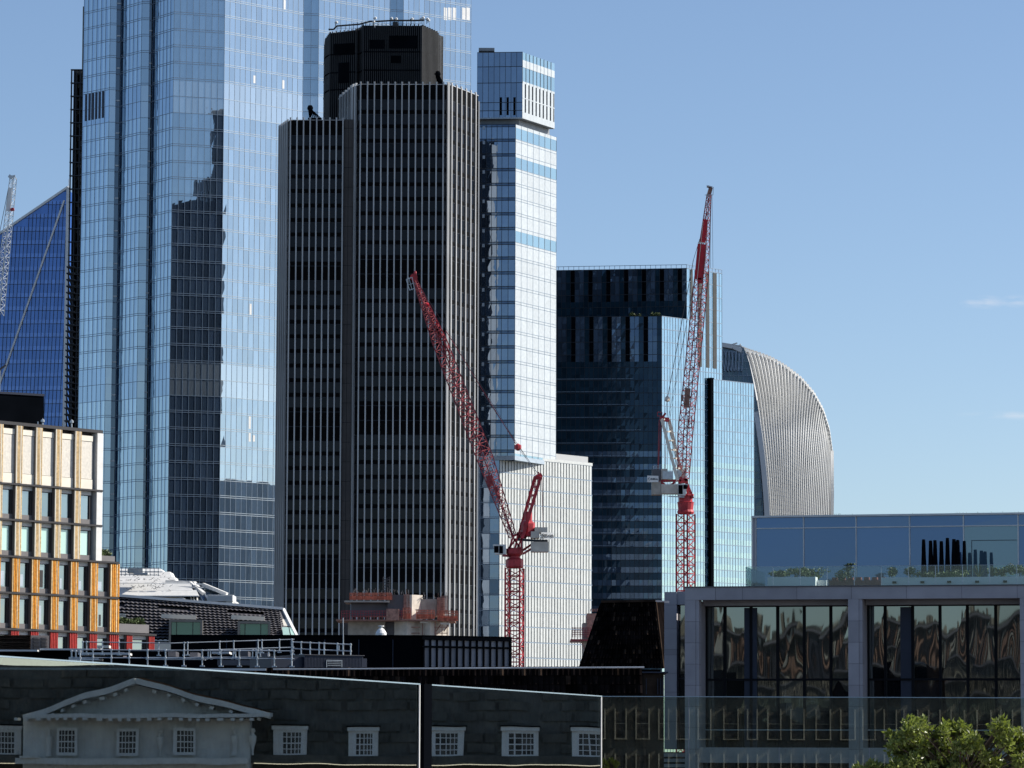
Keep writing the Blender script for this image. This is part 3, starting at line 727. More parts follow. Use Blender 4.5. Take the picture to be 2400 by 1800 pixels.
# ================================================================ curved, finned tower
def walkie():
    Y = 1130.0
    T = thing('curved_tower', 'pale curved tower with vertical fins sweeping over its roof, right end of the skyline', 'skyscraper', V3(XY(1800, 1500, Y)))
    OUT = [(1738,822),(1770,830),(1805,843),(1840,863),(1875,890),(1905,925),(1927,965),(1941,1010),(1948,1060)]
    def out(u):
        x = u*(len(OUT)-1); i = min(int(x), len(OUT)-2); t = x-i
        return OUT[i][0]+(OUT[i+1][0]-OUT[i][0])*t, OUT[i][1]+(OUT[i+1][1]-OUT[i][1])*t
    def g_(w): return .5*math.sqrt(w) + .5*(1-(1-w)**2)
    def pt(u, w, lift=0):
        tx, ty = out(u**.85); bx = 1803+(1947-1803)*u; by = 1230
        y = ty+(by-ty)*w; x = tx+(bx-tx)*g_(w)
        if u > .75: x += (u-.75)*4*1*math.sin(w*math.pi)
        dep = Y + 34*u - 4*math.sin(u*math.pi) + 10*(1-w)**3
        q = P(x, y, dep); n = Vector((.5,-.86,0)); return q + n*lift
    def ypx(u, w): return out(u**.85)[1]*(1-w)+1230*w
    NU, NW = 34, 44
    mb = MB(); fins = MB()
    def wrow(k): return (k/NW)**1.25
    for i in range(NU):
        for k in range(NW):
            a, b = i/NU, (i+1)/NU; w0, w1 = wrow(k), wrow(k+1)
            mb.face([pt(a,w1), pt(b,w1), pt(b,w0), pt(a,w0)], 0)
            mb.face([pt(a,w1,.03)*.78+pt(a,w0,.03)*.22, pt(b,w1,.03)*.78+pt(b,w0,.03)*.22, pt(b,w1,.03)*.66+pt(b,w0,.03)*.34, pt(a,w1,.03)*.66+pt(a,w0,.03)*.34], 1) if k > 7 else None
    sh = mb.build('curved_wall', [M['wtp'], M['mull']], T)
    for i in range(NU+1):
        u = i/NU; h = 1.0; 
        for k in range(NW):
            w0, w1 = wrow(k), wrow(k+1)
            sm = lambda w: .40+.65*min(1,max(0,(1010-ypx(u,w))/80)); hh0 = sm(w0); hh1 = sm(w1) 
            fins.face([pt(u,w1), pt(u,w0), pt(u,w0,hh0), pt(u,w1,hh1)]); 
            du = .10/NU
            fins.face([pt(u+du,w0), pt(u+du,w1), pt(u+du,w1,hh1), pt(u+du,w0,hh0)])
            fins.face([pt(u,w1,hh1), pt(u,w0,hh0), pt(u+du,w0,hh0), pt(u+du,w1,hh1)])
    fins.build('roof_fin', M['wtf'], sh)
    # vertical body down to the street
    k = MB(); b = [pt(u, 1) for u in (0,.25,.5,.75,1)]
    k.prism([Vector((p.x,p.y)) for p in b]+[Vector((b[-1].x-6,b[-1].y+22)), Vector((b[0].x-26, b[0].y+22))], 0, b[0].z); k.build('lower_body', M['wtp'], T); k = MB()
    for i in range(NU+1):
        p_ = pt(i/NU, 1); k.box(p_.x-.15, p_.x+.3, p_.y-.7, p_.y+.3, 0, p_.z)
    k.build('lower_fins', M['wtf'], T)
    # edge frame
    e = MB(); L = [pt(0, w/24) for w in range(25)]
    for p, q in zip(L, L[1:]): e.beam(p+Vector((-.6,-.6,0)), q+Vector((-.6,-.6,0)), 1.5, 1.8)
    R2 = [P(1660, 800, Y+1), P(1692, 808, Y), P(1718, 813, Y), P(1738, 822, Y)]
    for p, q in zip(R2, R2[1:]): e.beam(p, q, 1.2, 1.2)
    e.build('edge_frame', M['wtf'], T); e = MB()
    for i in range(40):
        a = pt(i/40, 0, .4); c = pt((i+1)/40, 0, .4); m = (a+c)/2 + Vector((0,0,.9))
        e.beam(a, m, .5, .5); e.beam(m, c, .5, .5)
    e.build('roof_crest', M['wtf'], T); e = MB()
    R3 = [pt(1, w/20, .6) for w in range(21)]
    for p, q in zip(R3, R3[1:]): e.beam(p, q, .9, 1.2)
    e.build('edge_frame', M['wtf'], T)
    # recessed dark side
    s = MB(); f = MB()
    for k in range(26):
        w0, w1 = k/26, (k+1)/26; a0, a1 = pt(0,w0), pt(0,w1)
        for i in range(10):
            t0, t1 = i/10, (i+1)/10; xl = P(1655, 1000, Y+1).x
            c = lambda p, t: Vector((xl+(p.x-xl)*t, Y+1.2-.0*t, p.z))
            s.face([c(a1,t0)+Vector((0,jit(.03),0)), c(a1,t1)+Vector((0,jit(.03),0)), c(a0,t1), c(a0,t0)])
        f.beam(Vector((P(1655,0,Y+1).x, Y+.9, a0.z)), Vector((a0.x, Y+.9, a0.z)), .15)
    for i in range(11):
        t = i/10; xl = P(1655,1000,Y+1).x; pts = [Vector((xl+(pt(0,w/12).x-xl)*t, Y+.8, pt(0,w/12).z)) for w in range(13)]
        for p, q in zip(pts, pts[1:]): f.beam(p, q, .12)
    for i in range(7): f.beam(P(1690+i*8, 870, Y-.2), P(1694+i*8, 822, Y-.2), .35); f.beam(P(1690+i*8, 822, Y-.2), P(1698+i*7, 868, Y-.2), .25)
    w = s.build('side_curtain_wall', M['wtdark'], T); f.build('side_frame', M['mull'], w)
    m = MB(); m.beam(P(1693,805,Y+3), P(1738,812,Y+3), .5); m.beam(P(1700,812,Y+3), P(1728,804,Y+3), .4); m.tube(P(1735,815,Y+3), P(1735,806,Y+3), .2, n=6); m.beam(P(1738,812,Y+3), P(1780,828,Y+6), .25); m.build('roof_gantry', M['wtp'], T)
walkie()
# ================================================================ cranes
def lattice(mb, a, b, wa, wb, side, n, m=0, chord=.16, brace=.09):
    "square lattice from a to b; side = unit vector across, widths wa -> wb"
    a, b, side = Vector(a), Vector(b), Vector(side).normalized(); ax = (b-a).normalized(); oth = ax.cross(side).normalized()
    def c(t):
        p = a.lerp(b, t); w = (wa+(wb-wa)*t)/2
        return [p+side*w*i+oth*w*j for i, j in ((-1,-1),(1,-1),(1,1),(-1,1))]
    A, B = c(0), c(1)
    for p, q in zip(A, B): mb.beam(p, q, chord, chord, m)
    for k in range(n):
        p, q = c(k/n), c((k+1)/n)
        for e in range(4):
            f = (e+1) % 4
            mb.beam(p[e], p[f], brace, brace, m)
            mb.beam(p[e], q[f] if k % 2 else q[f], brace, brace, m) if k % 2 == 0 else mb.beam(p[f], q[e], brace, brace, m)
def text_mesh(txt, size, mat_, parent, name, origin, xdir, ydir):
    c = bpy.data.curves.new(name, 'FONT'); c.body = txt; c.size = size; c.extrude = .01; c.align_x = 'CENTER'; c.align_y = 'CENTER'
    o = bpy.data.objects.new('tmp', c); me = bpy.data.meshes.new_from_object(o); bpy.data.objects.remove(o)
    x = Vector(xdir).normalized(); y = Vector(ydir).normalized(); z = x.cross(y)
    R = Matrix((x, y, z)).transposed().to_4x4(); me.transform(Matrix.Translation(Vector(origin)) @ R)
    off = Vector((0,0,0)); q = parent
    while q: off += q.location; q = q.parent
    me.transform(Matrix.Translation(-off)); me.materials.clear(); me.materials.append(mat_); me.name = name
    ob = bpy.data.objects.new(name, me); S.collection.objects.link(ob); ob.parent = parent; return ob

def crane_one():
    Y = 500.0; k = Y/FPX
    base = P(1205, 1500, Y); 
    T = thing('tower_crane', 'red luffing crane with jib leaning left over the ribbed tower', 'crane', Vector((base.x, Y, 0)), 'red luffing cranes')
    q = lambda x, y, d=0: P(x, y, Y+d)
    m = MB(); top = q(1206, 1332); bot = Vector((q(1206,1500).x, Y, 0)); 
    lattice(m, bot, top, 1.95, 1.95, (.96,-.28,0), 60, 0, .24, .10)
    m.build('mast', M['red'], T)
    s = MB(); c = q(1206, 1332); h = lambda y: q(1206, y).z - c.z
    s.lathe(c, [(1.0,0),(1.15,h(1328)),(1.15,h(1312)),(.75,h(1308)),(.75,h(1304)),(1.1,h(1298)),(1.1,h(1286)),(.5,h(1284))], 8)
    s.build('slewing_ring', M['red'], T)
    s = MB()
    for a, b in (((1193,1286),(1204,1255)),((1222,1286),(1222,1250)),((1204,1255),(1222,1250)),((1207,1286),(1214,1250)),((1213,1286),(1222,1262)),((1193,1286),(1209,1262)),((1204,1262),(1220,1286))):
        s.beam(q(*a,-.9), q(*b,-.9), .22); s.beam(q(*a,.9), q(*b,.9), .22)
    for x, y in ((1204,1255),(1222,1250),(1214,1250)): s.beam(q(x,y,-.9), q(x,y,.9), .3)
    s.build('turntable_frame', M['red'], T)
    cb = MB(); F = Fr(q(1157,1290,-1).xy, q(1186,1290,-1).xy)
    z0, z1 = q(1170,1300).z, q(1170,1277).z
    cb.hexa([F.p(.2,z0,0),F.p(F.L,z0,0),F.p(F.L,z0,-1.5),F.p(.2,z0,-1.5),F.p(-.1,z1,0),F.p(F.L,z1,0),F.p(F.L,z1,-1.5),F.p(-.1,z1,-1.5)])
    co = cb.build('cab', M['offwhite'], T); w = MB(); w.fbox(F, .05, F.L*.4, z0+.2, z1-.2, 0, .04); w.fbox(F, F.L*.45, F.L*.75, z0+.1, z1-.2, 0, .04); w.build('window', M['black'], co)
    w = MB(); w.beam(q(1180,1302,-1), q(1196,1303,0), .3); w.build('cab_bracket', M['redd'], T)
    # A-frame
    a = MB()
    for d, x0, x1, x2 in ((-.9,1224,1267,0),(.9,1214,1254,0)):
        a.beam(q(x0,1262,d), q(x1,1118,d), .42)
    for t in (.12,.28,.42,.56,.70,.84,1): 
        a.beam(q(1224,1262,-.9).lerp(q(1267,1118,-.9), t), q(1214,1262,.9).lerp(q(1254,1118,.9), t), .3)
    a.beam(q(1222,1262), q(1240,1222), .6, .5); a.beam(q(1262,1118), q(1262,1106), .2); a.beam(q(1252,1122), q(1270,1112), .55)
    a.build('a_frame', M['red'], T)
    w = MB(); w.lathe(q(1238,1238), [(0,-1.1),(.9,-1.1),(.9,.6),(.5,1.0),(.5,2.1),(0,2.2)], 8); w.beam(q(1228,1262), q(1248,1240), .35); w.beam(q(1246,1262), q(1244,1232), .3)
    w.build('winch', M['red'], T)
    pl = MB(); pl.beam(q(1212,1265,-.8), q(1284,1268,-.8), .3); pl.beam(q(1212,1265,.8), q(1284,1268,.8), .3)
    for x in range(1216, 1284, 8): pl.beam(q(x,1265.5,-.8), q(x,1265.5,.8), .15)
    pl.build('counter_jib', M['dmull'], T)
    b = MB(); b.beam(q(1226,1298,-.8), q(1272,1270,-.8), .28); b.beam(q(1222,1292,.8), q(1258,1268,.8), .28); b.build('counter_brace', M['red'], T)
    for (x0,x1,y0,y1,dd) in ((1253,1283,1250,1237,0),(1244,1264,1262,1247,-.2),(1244,1285,1294,1271,0)):
        cw = MB(); cw.box(q(x0,y0).x, q(x1,y0).x, Y-1.2+dd, Y+1.2+dd, q(x0,y0).z, q(x0,y1).z); cw.build('counterweight', M['concrs'], T)
    F = Fr(q(1268,1258,-2.2).xy, walk(q(1268,1258,-2.2).xy, 1296, 1258, 28)); sg = MB(); sg.fbox(F, 0, F.L, q(1280,1266).z, q(1280,1250).z, 0, .08); sb = sg.build('sign_board', M['white'], T)
    text_mesh('@Erith', .66, M['black'], sb, 'sign_text', F.p(F.L/2, q(1280,1258).z, .12), F.p(1,0)-F.p(0,0), (0,0,1))
    # jib
    j = MB(); A, B, C_ = q(1202,1258), q(1137,1075), q(972,655)
    side = (.35,-.5,.12)
    lattice(j, A, B, .7, 1.5, side, 11, 0, .13, .07); lattice(j, B, q(1030,800), 1.5, 1.35, side, 16, 0, .13, .07); lattice(j, q(1030,800), C_, 1.35, .35, side, 13, 0, .13, .07)
    jo = j.build('jib', M['redd'], T)
    f = MB()
    f.beam(q(1001,712,-.9), q(1026,762,-.9), .7, .08); f.beam(q(1022,757,-.9), q(1057,835,-.9), .85, .08); f.beam(q(1046,812,-.9), q(1058,848,-.9), .5, .08)
    f.beam(q(1001,712,-.4), q(1003,716,-1.1), .3, .3)
    f.build('red_panel', M['redflag'], jo)
    F2 = (q(1138,1069,-1.6), q(1153,1110,-1.6)); s = MB(); s.beam(F2[0], F2[1], .42, .06); s.beam(q(1143,1067,-1.6), q(1159,1106,-1.6), .2, .06); bs = s.build('name_board', M['white'], jo)
    s = MB()
    for t in (.12,.22,.3,.42,.5,.6,.7,.8,.9):
        p = F2[0].lerp(F2[1], t)+Vector((0,-.05,0)); s.beam(p+Vector((-.12,0,.05)), p+Vector((.12,0,-.05)), .05, .03)
    s.build('name_lettering', M['black'], bs)
    h = MB(); h.tube(q(970,650,-.3), q(970,650,.3), .5, n=10); h.beam(q(968,662), q(974,640), .3); h.lathe(q(973,641), [(0,0),(.2,.05),(.15,.3),(0,.35)], 6); h.build('jib_head', M['red'], jo)
    g = MB(); pts = [(952,655),(966,650),(971,676),(960,680)]
    for d in (-.6,.6):
        for a_, b_ in zip(pts, pts[1:]+pts[:1]): g.beam(q(*a_,d), q(*b_,d), .08)
        g.beam(q(956,668,d), q(969,664,d), .06); g.beam(q(958,650,d), q(966,680,d), .06)
    for p in pts: g.beam(q(*p,-.6), q(*p,.6), .06)
    g.build('access_cage', M['steel'], jo)
    g = MB(); g.beam(q(1145,1115), q(1152,1140), .8, .5); g.beam(q(1160,1140), q(1170,1168), .5); g.tube(q(1101,947,-1), q(1101,947,-.8), .22, n=8); g.build('sheave_box', M['redd'], jo)
    hb = MB(); hb.lathe(q(1214,1048), [(0,-.5),(.45,-.25),(.45,.25),(0,.5)], 8); hb.build('hook_block', M['red'], T)
    cb = MB(); cb.beam(q(1045,775), q(1214,1048), .09); cb.build('pendant_cable', M['redd'], T)
    cb = MB()
    for d in (-.4, .4): cb.beam(q(1214,1050), q(1262,1112,d), .05)
    cb.build('luffing_rope', M['steel'], T)
    cb = MB(); cb.beam(q(1262,1112), q(1020,760), .05); cb.beam(q(1258,1114), q(975,655), .04); cb.build('boom_rope', M['cable'], T)
    cb = MB(); cb.beam(q(1270,1115,-.8), q(1273,1240,-.8), .09); cb.beam(q(1256,1122,.8), q(1253,1238,.8), .09); cb.build('backstay', M['redd'], T)
crane_one()

def crane_two():
    Y = 560.0
    base = P(1608, 1400, Y)
    T = thing('tower_crane', 'red luffing crane with steep upright jib against the sky-blue glass', 'crane', Vector((base.x, Y, 0)), 'red luffing cranes')
    q = lambda x, y, d=0: P(x, y, Y+d)
    m = MB(); lattice(m, Vector((q(1607,1400).x, Y, 0)), q(1607,1205), 1.95, 1.95, (.80,-.6,0), 58, 0, .24, .10); m.build('mast', M['red'], T)
    c = q(1607, 1205); h = lambda y: q(1607, y).z - c.z; s = MB()
    s.lathe(c, [(1.15,0),(1.25,h(1200)),(1.1,h(1195)),(1.2,h(1180)),(1.25,h(1177)),(1.0,h(1176)),(1.0,h(1164)),(1.2,h(1162)),(1.2,h(1158)),(0,h(1157))], 14); s.build('slewing_ring', M['red'], T)
    s = MB()
    for a, b in (((1613,1160),(1608,1130)),((1624,1168),(1610,1132)),((1590,1128),(1612,1124)),((1593,1128),(1596,1118)),((1604,1122),(1612,1128))): s.beam(q(*a,-.7), q(*b,-.7), .35); s.beam(q(*a,.7), q(*b,.7), .35)
    s.beam(q(1590,1130), q(1612,1127), 1.6, .5); s.build('turntable_frame', M['red'], T)
    F = Fr(q(1588,1150,-1.5).xy, q(1612,1150,-1.5).xy); z0, z1 = q(1600,1163).z, q(1600,1136).z; cb = MB()
    cb.hexa([F.p(.1,z0,0),F.p(F.L-.35,z0,0),F.p(F.L-.35,z0,-1.6),F.p(.1,z0,-1.6),F.p(0,z1,0),F.p(F.L,z1,0),F.p(F.L,z1,-1.6),F.p(0,z1,-1.6)])
    co = cb.build('cab', M['offwhite'], T); w = MB(); w.fbox(F, .12, .75, z0+.2, z1-.15, 0, .04); w.fbox(F, .85, F.L-.1, z0+.95, z1-.12, 0, .04); w.build('window', M['black'], co)
    a = MB()
    for d, x0, x1 in ((-.9,1588,1551),(.9,1601,1568)): a.beam(q(x0,1126,d), q(x1,983,d), .42)
    for t in (.2,.36,.5,.65,.8,1): a.beam(q(1588,1126,-.9).lerp(q(1551,983,-.9), t), q(1601,1126,.9).lerp(q(1568,983,.9), t), .24)
    a.beam(q(1594,1126,.9), q(1565,985,.9), .10); a.beam(q(1600,1128), q(1606,1098), .5); a.build('a_frame', M['cream'], T)
    a = MB(); a.beam(q(1546,982), q(1568,984), .6); a.beam(q(1553,978), q(1560,968), .3); 
    for x in (1541,1552): a.beam(q(x,976,-.6), q(x,966,-.6), .07)
    a.beam(q(1541,966,-.6), q(1552,966,-.6), .07); a.beam(q(1541,975,-.6), q(1555,975,-.6), .07); a.build('a_frame_head', M['red'], T)
    b = MB(); b.beam(q(1545,985,-.5), q(1542,1108,-.5), .14); b.beam(q(1550,985,.5), q(1543,1100,.5), .1); b.beam(q(1562,985,.5), q(1559,1108,.5), .08); b.build('backstay', M['redd'], T)
    pl = MB(); pl.beam(q(1535,1128,-.8), q(1592,1126,-.8), .35); pl.beam(q(1535,1128,.8), q(1592,1126,.8), .35); pl.beam(q(1550,1130,-.8), q(1582,1155,-.8), .3); pl.beam(q(1582,1130,-.8), q(1552,1152,-.8), .3); pl.build('counter_jib', M['red'], T)
    for (x0,x1,y0,y1,mm) in ((1528,1548,1128,1101,'greyp'),(1549,1564,1125,1100,'concrs'),(1564,1576,1126,1112,'concrs'),(1527,1548,1160,1130,'concr'),(1549,1590,1158,1136,'concrs')):
        cw = MB(); cw.box(q(x0,y0).x, q(x1,y0).x, Y-1.1, Y+1.1, q(x0,y0).z, q(x0,y1).z); cw.build('counterweight', M[mm], T)
    w = MB(); w.box(q(1552,1122).x, q(1576,1122).x, Y-1.3, Y-.9, q(1560,1124).z, q(1560,1106).z); w.tube(q(1590,1110,-.8), q(1590,1110,.8), .55, n=10); w.build('winch', M['steel'], T)
    g = MB()
    for y in (1092,1097,1101): g.beam(q(1531,y,-1), q(1545,y,-1), .07)
    for x in (1531,1538,1545): g.beam(q(x,1091,-1), q(x,1103,-1), .07)
    g.beam(q(1567,1163,-1.3), q(1604,1165,-1.3), .3, .15); g.build('guard_rail', M['steel'], T)
    F = Fr(q(1517,1124,-1.7).xy, q(1543,1124,-1.4).xy); sg = MB(); sg.fbox(F, 0, F.L, q(1530,1132).z, q(1530,1117).z, 0, .08); sb = sg.build('sign_board', M['white'], T)
    tx = MB(); rs = random.Random(12); u = F.L*.26
    while u < F.L*.92:
        w = rs.uniform(.07,.13); tx.fbox(F, u, u+w*.45, q(1530,1126.6).z, q(1530,1122.4).z, .08, .10); tx.fbox(F, u+w*.45, u+w, q(1530,1126.6).z, q(1530,rs.choice((1124.4,1122.4,1125.6))).z, .08, .10); u += w+.045
    tx.build('sign_lettering', M['navy'], sb)
    e = MB(); cc = F.p(F.L*.14, q(1530,1124.5).z, .1); 
    e.beam(cc+Vector((-.1,0,0)), cc+Vector((.08,0,.24)), .12, .03); e.beam(cc+Vector((-.1,0,0)), cc+Vector((.08,0,-.24)), .12, .03); e.build('sign_emblem', M['black'], sb)
    j = MB(); side = (.8,-.5,0); A, B, C1, C_ = q(1602,1122), q(1606,1020), q(1645,640), q(1662,455)
    lattice(j, A, B, 1.2, 1.6, side, 7, 0, .14, .07); lattice(j, B, C1, 1.6, 1.45, side, 22, 0, .14, .07); lattice(j, C1, C_, 1.45, .45, side, 12, 0, .13, .06)
    jo = j.build('jib', M['redd'], T)
    f = MB(); f.beam(q(1653,514,-.8), q(1647,568,-.8), .75, .08); f.beam(q(1646,572,-.8), q(1638,655,-.8), 1.35, .08); f.beam(q(1641,652,-.8), q(1642,664,-.8), .9, .08); f.build('red_panel', M['redflag'], jo)
    f = MB(); f.beam(q(1648,518,-.95), q(1634,655,-.95), .06); f.beam(q(1659,518,-.95), q(1651,660,-.95), .06); f.beam(q(1636,568,-.95), q(1657,570,-.95), .12); f.beam(q(1640,700,-.8), q(1652,702,-.8), .3,.1); f.build('panel_frame', M['cream'], jo)
    f = MB(); f.beam(q(1612,910,-.9), q(1609,955,-.9), .8, .5); f.beam(q(1599,925,-.9), q(1599,940,-.9), .3); f.build('sheave_box', M['rust'], jo)
    f = MB()
    for x, y in ((1612,975),(1612,1002)): f.beam(q(x,y,-.9), q(x+9,y,-.9), .12)
    f.beam(q(1612,975,-.9), q(1612,1002,-.9), .12); f.beam(q(1621,975,-.9), q(1621,1002,-.9), .12); f.build('access_cage', M['redd'], jo)
    h = MB(); h.beam(q(1661,458), q(1666,440), .6, .4); h.beam(q(1658,437), q(1669,440), .4, .3); h.build('jib_head', M['rust'], jo)
    h = MB()
    for a, b in (((1657,436),(1672,439)),((1672,439),(1671,457)),((1652,457),(1671,457)),((1657,434),(1657,440))): h.beam(q(*a,-.4), q(*b,-.4), .09); h.beam(q(*a,.4), q(*b,.4), .09)
    h.build('head_rail', M['steel'], jo)
    cb = MB(); cb.beam(q(1669,458), q(1671,628), .045); cb.beam(q(1665,458), q(1665,628), .045); cb.build('hoist_rope', M['cable'], T)
    cb = MB(); cb.beam(q(1566,982), q(1655,520), .05); cb.beam(q(1570,982), q(1660,470), .04); cb.build('boom_rope', M['cable'], T)
    cb = MB(); cb.beam(q(1640,560), q(1625,610), .07); cb.beam(q(1625,610), q(1565,930), .09); cb.build('pendant_cable', M['cable'], T)
    hb = MB(); hb.lathe(q(1564,934), [(0,-.55),(.4,-.35),(.3,.2),(0,.5)], 8); hb.build('hook_block', M['concrs'], T)
    cb = MB()
    for x in (1557,1561,1565): cb.beam(q(1564,936), q(x,974), .04)
    cb.build('luffing_rope', M['steel'], T)
crane_two()
def crane_white():
    Y = 620.0; q = lambda x, y, d=0: P(x, y, Y+d)
    T = thing('tower_crane', 'white lattice crane jib at the far left edge, before the slanted blue tower', 'crane', q(-10, 900))
    j = MB(); lattice(j, q(31,418), q(-4,740), .8, 1.3, (.9,-.5,0), 26, 0, .10, .05); jo = j.build('jib', M['steel'], T)
    f = MB(); f.beam(q(24,440,-.9), q(19,495,-.9), .6, .06); f.build('white_panel', M['white'], jo)
    f = MB(); f.beam(q(26,415), q(36,413), .4); f.beam(q(21,412), q(29,417), .7, .5); f.build('jib_head', M['steel'], jo)
    f = MB(); f.beam(q(25,492,-1), q(33,490,-1), .8, .4); f.build('red_box', M['red'], jo)
    c = MB(); c.beam(q(20,440,-.6), q(-20,640,-.6), .08); c.build('pendant_cable', M['cable'], T)
    c = MB(); c.box(q(-12,0).x, q(9,0).x, Y-2, Y+2, q(0,866).z, q(0,848).z); c.beam(q(0,866), q(14,855), .3); c.build('machinery_deck', M['greyp'], T)
    m = MB(); lattice(m, Vector((q(-22,866).x, Y, 0)), q(-16,866), 2, 2, (1,0,0), 30); m.build('mast', M['steel'], T)
crane_white()

# ================================================================ black box block far left
def black_block():
    Y = 345.0; c = XY(103, 950, Y); l = walk(c, -60, 950, 180+28+4)
    T = thing('black_block', 'plain black rooftop block behind the ochre building, far left edge', 'building', V3(c))
    F = Fr(l, c); m = MB(); zt = F.z(103, 925)
    m.prism([l, c, c+Vector((-4,9)), l+Vector((-3,9))], 0, zt); m.build('wall', M['black'], T)
    m = MB(); m.fbox(F, 0, F.L, zt-.15, zt+.05, -.2, .08); m.build('coping', M['navy'], T)
black_block()

# ================================================================ ochre and cream building
def ochre_building():
    Y = 300.0; c = XY(235, 1100, Y); l = walk(c, -40, 1100, 180+50)
    r = walk(c, 274, 1400, 50); r2 = walk(c, 362, 1500, 50)
    T = thing('ochre_building', 'sunlit cream building with ribbed ochre pilasters turning red at the bottom, left edge', 'office block', V3(c))
    F = Fr(l, r2); s = lambda x, y=1100: F.s(x, y); zz = lambda y: F.z(235, y)
    z_top, z_a, z_b, z_c = zz(1015), zz(1151), zz(1233), zz(1317)
    zd, ze, zf = F.z(250, 1401), F.z(250, 1484), F.z(250, 1567)
    u1 = s(236, 1150); u2 = s(273, 1400); u3 = s(361, 1500)
    m = MB(); m.fbox(F, 0, u1, z_c, z_top, -9, -.45); m.fbox(F, 0, u2, ze, z_c, -9, -.45); m.fbox(F, 0, u3, 10, ze, -9, -.45); m.build('wall', M['fdark'], T)
    m = MB(); m.fbox(F, 0, u1+.05, z_top-.02, z_top+.22, -9, .12); m.build('coping', M['fdark'], T)
    pil_u = [s(x, 1180) for x in (-14, 32, 78.5, 124.5, 170.5)]; pw = .70
    low = [s(x, 1400) for x in (-22, 23.5, 69.5, 115.5, 161, 207.5, 254)]
    def pilaster(u, w, z0, z1, mm, name='pilaster'):
        m = MB(); m.fbox(F, u, u+w, z0, z1, -.45, .08, 1); m.fbox(F, u+.03, u+w-.03, z0, z1, .08, .12, 0); n = 5  # grey core: shade on the pilaster sides is put into the colour
        for i in range(n): m.fbox(F, u+w*(i+.2)/n, u+w*(i+.75)/n, z0, z1, .12, .20, 2 if i in (0, 3) else 0)
        return m.build(name, [M[mm], M['sill'], M[{'tan':'cream','ochre':'tan','redt':'redt'}[mm]]], T)
    dz = .10
    for u in pil_u:
        pilaster(u, pw, z_a+dz, z_top-.05, 'tan'); pilaster(u, pw, z_b+dz, z_a-dz, 'tan'); pilaster(u, pw, z_c+dz, z_b-dz, 'tan')
    for i, u in enumerate(low):
        w = .84 if i < 6 else 1.05
        pilaster(u, w, zd+dz, z_c-dz, 'ochre'); pilaster(u, w, ze+dz, zd-dz, 'ochre'); pilaster(u, w, zf, ze-dz, 'redt')
    for x in (293, 345): pilaster(s(x, 1500), .65, zf, ze-dz, 'redt')
    m = MB(); m.fbox(F, u1-.62, u1, z_c, z_top-.05, -.45, .22); m.build('corner_pier', M['offwhite'], T)
    for z, ue, nm in ((z_a, u1, 0), (z_b, u1, 0), (z_c, u2, 0), (zd, u2, 0), (ze, u3, 0)):
        m = MB(); m.fbox(F, 0, ue, z-.07, z+.07, -.3, .28); m.build('string_band', M['fdark'], T)
    # bays
    def bay(a, b, z0, z1, kind):
        if kind == 'panel':
            m = MB(); m.fbox(F, a, b, z0+.05, z0+.85, -.3, -.02, 0); m.fbox(F, a, b, z0+.88, z1-.75, -.3, -.06, 1); m.fbox(F, a, b, z1-.72, z1-.3, -.3, -.02, 0)
            m.build('stone_panel', [M['cream'], M['speck']], T); return
        h = z1-z0; m = MB(); m.fbox(F, a, b, z0, z0+h*.17, -.4, -.12); m.build('sill_panel', M['sill'], T)
        m = MB(); m.fbox(F, a, b, z1-h*.14, z1-.07, -.4, -.15); m.build('blind_box', M['offwhite'], T)
        g = MB(); g.fbox(F, a, b, z0+h*.17, z1-h*.14, -.4, -.22)
        w = g.build('window', M['omint' if kind == 'mint' else 'owin'], T)
        fr = MB(); fr.fbox(F, a, a+.06, z0+h*.17, z1-h*.14, -.22, -.15); fr.fbox(F, b-.22, b, z0+h*.17, z1-h*.14, -.22, -.12); fr.fbox(F, a+.06, b-.22, z1-h*.14-.06, z1-h*.14, -.22, -.16); fr.build('window_frame', M['fdark'], w)  # right strip wide and dark: the pilaster's cast shadow, painted as frame
        if kind == 'see' and random.random() < .8:
            q = MB(); q.fbox(F, a+.2+random.random()*.3, a+.5+random.random()*.3, z0+h*.2, z0+h*random.uniform(.4,.8), -.22, -.205); q.build('blind', M['fdark' if random.random()<.6 else 'pale'], w)
    for i, u in enumerate(pil_u):
        a = u+pw; b = pil_u[i+1] if i < 4 else u1-.62-.25
        bay(a, b, z_a, z_top, 'panel'); bay(a, b, z_b, z_a, 'win'); bay(a, b, z_c, z_b, 'mint')
    for i, u in enumerate(low[:-1]):
        bay(u+.84, low[i+1], zd, z_c, 'see'); bay(u+.84, low[i+1], ze, zd, 'see'); bay(u+.84, low[i+1], zf, ze, 'win')
    for a, b in ((low[-1]+1.05, s(293,1500)), (s(293,1500)+.65, s(345,1500))): bay(a, b, zf, ze, 'win')
    return F, s, z_c, ze, u1, u2, u3
OB = ochre_building()
def rooftop_mast(x, y0, y1, Y, label, ball=True):
    m = MB(); m.tube(P(x,y0,Y), P(x,y1,Y), .05, n=6)
    if ball: m.lathe(P(x,y1,Y), [(0,-.1),(.14,0),(.14,.15),(0,.28)], 8, 0)
    tag(m.build('roof_mast', M['steel'], loc=P(x,y0,Y)), label, 'mast', 'masts on the ochre building')
rooftop_mast(100, 1001, 989, 296, 'small lamp topped mast, middle one on the ochre building roof')
rooftop_mast(168, 1009, 991, 298, 'thin lamp topped mast, rightmost on the ochre building roof')
rooftop_mast(89, 1000, 988, 296, 'thin bare mast, leftmost on the ochre building roof', False)
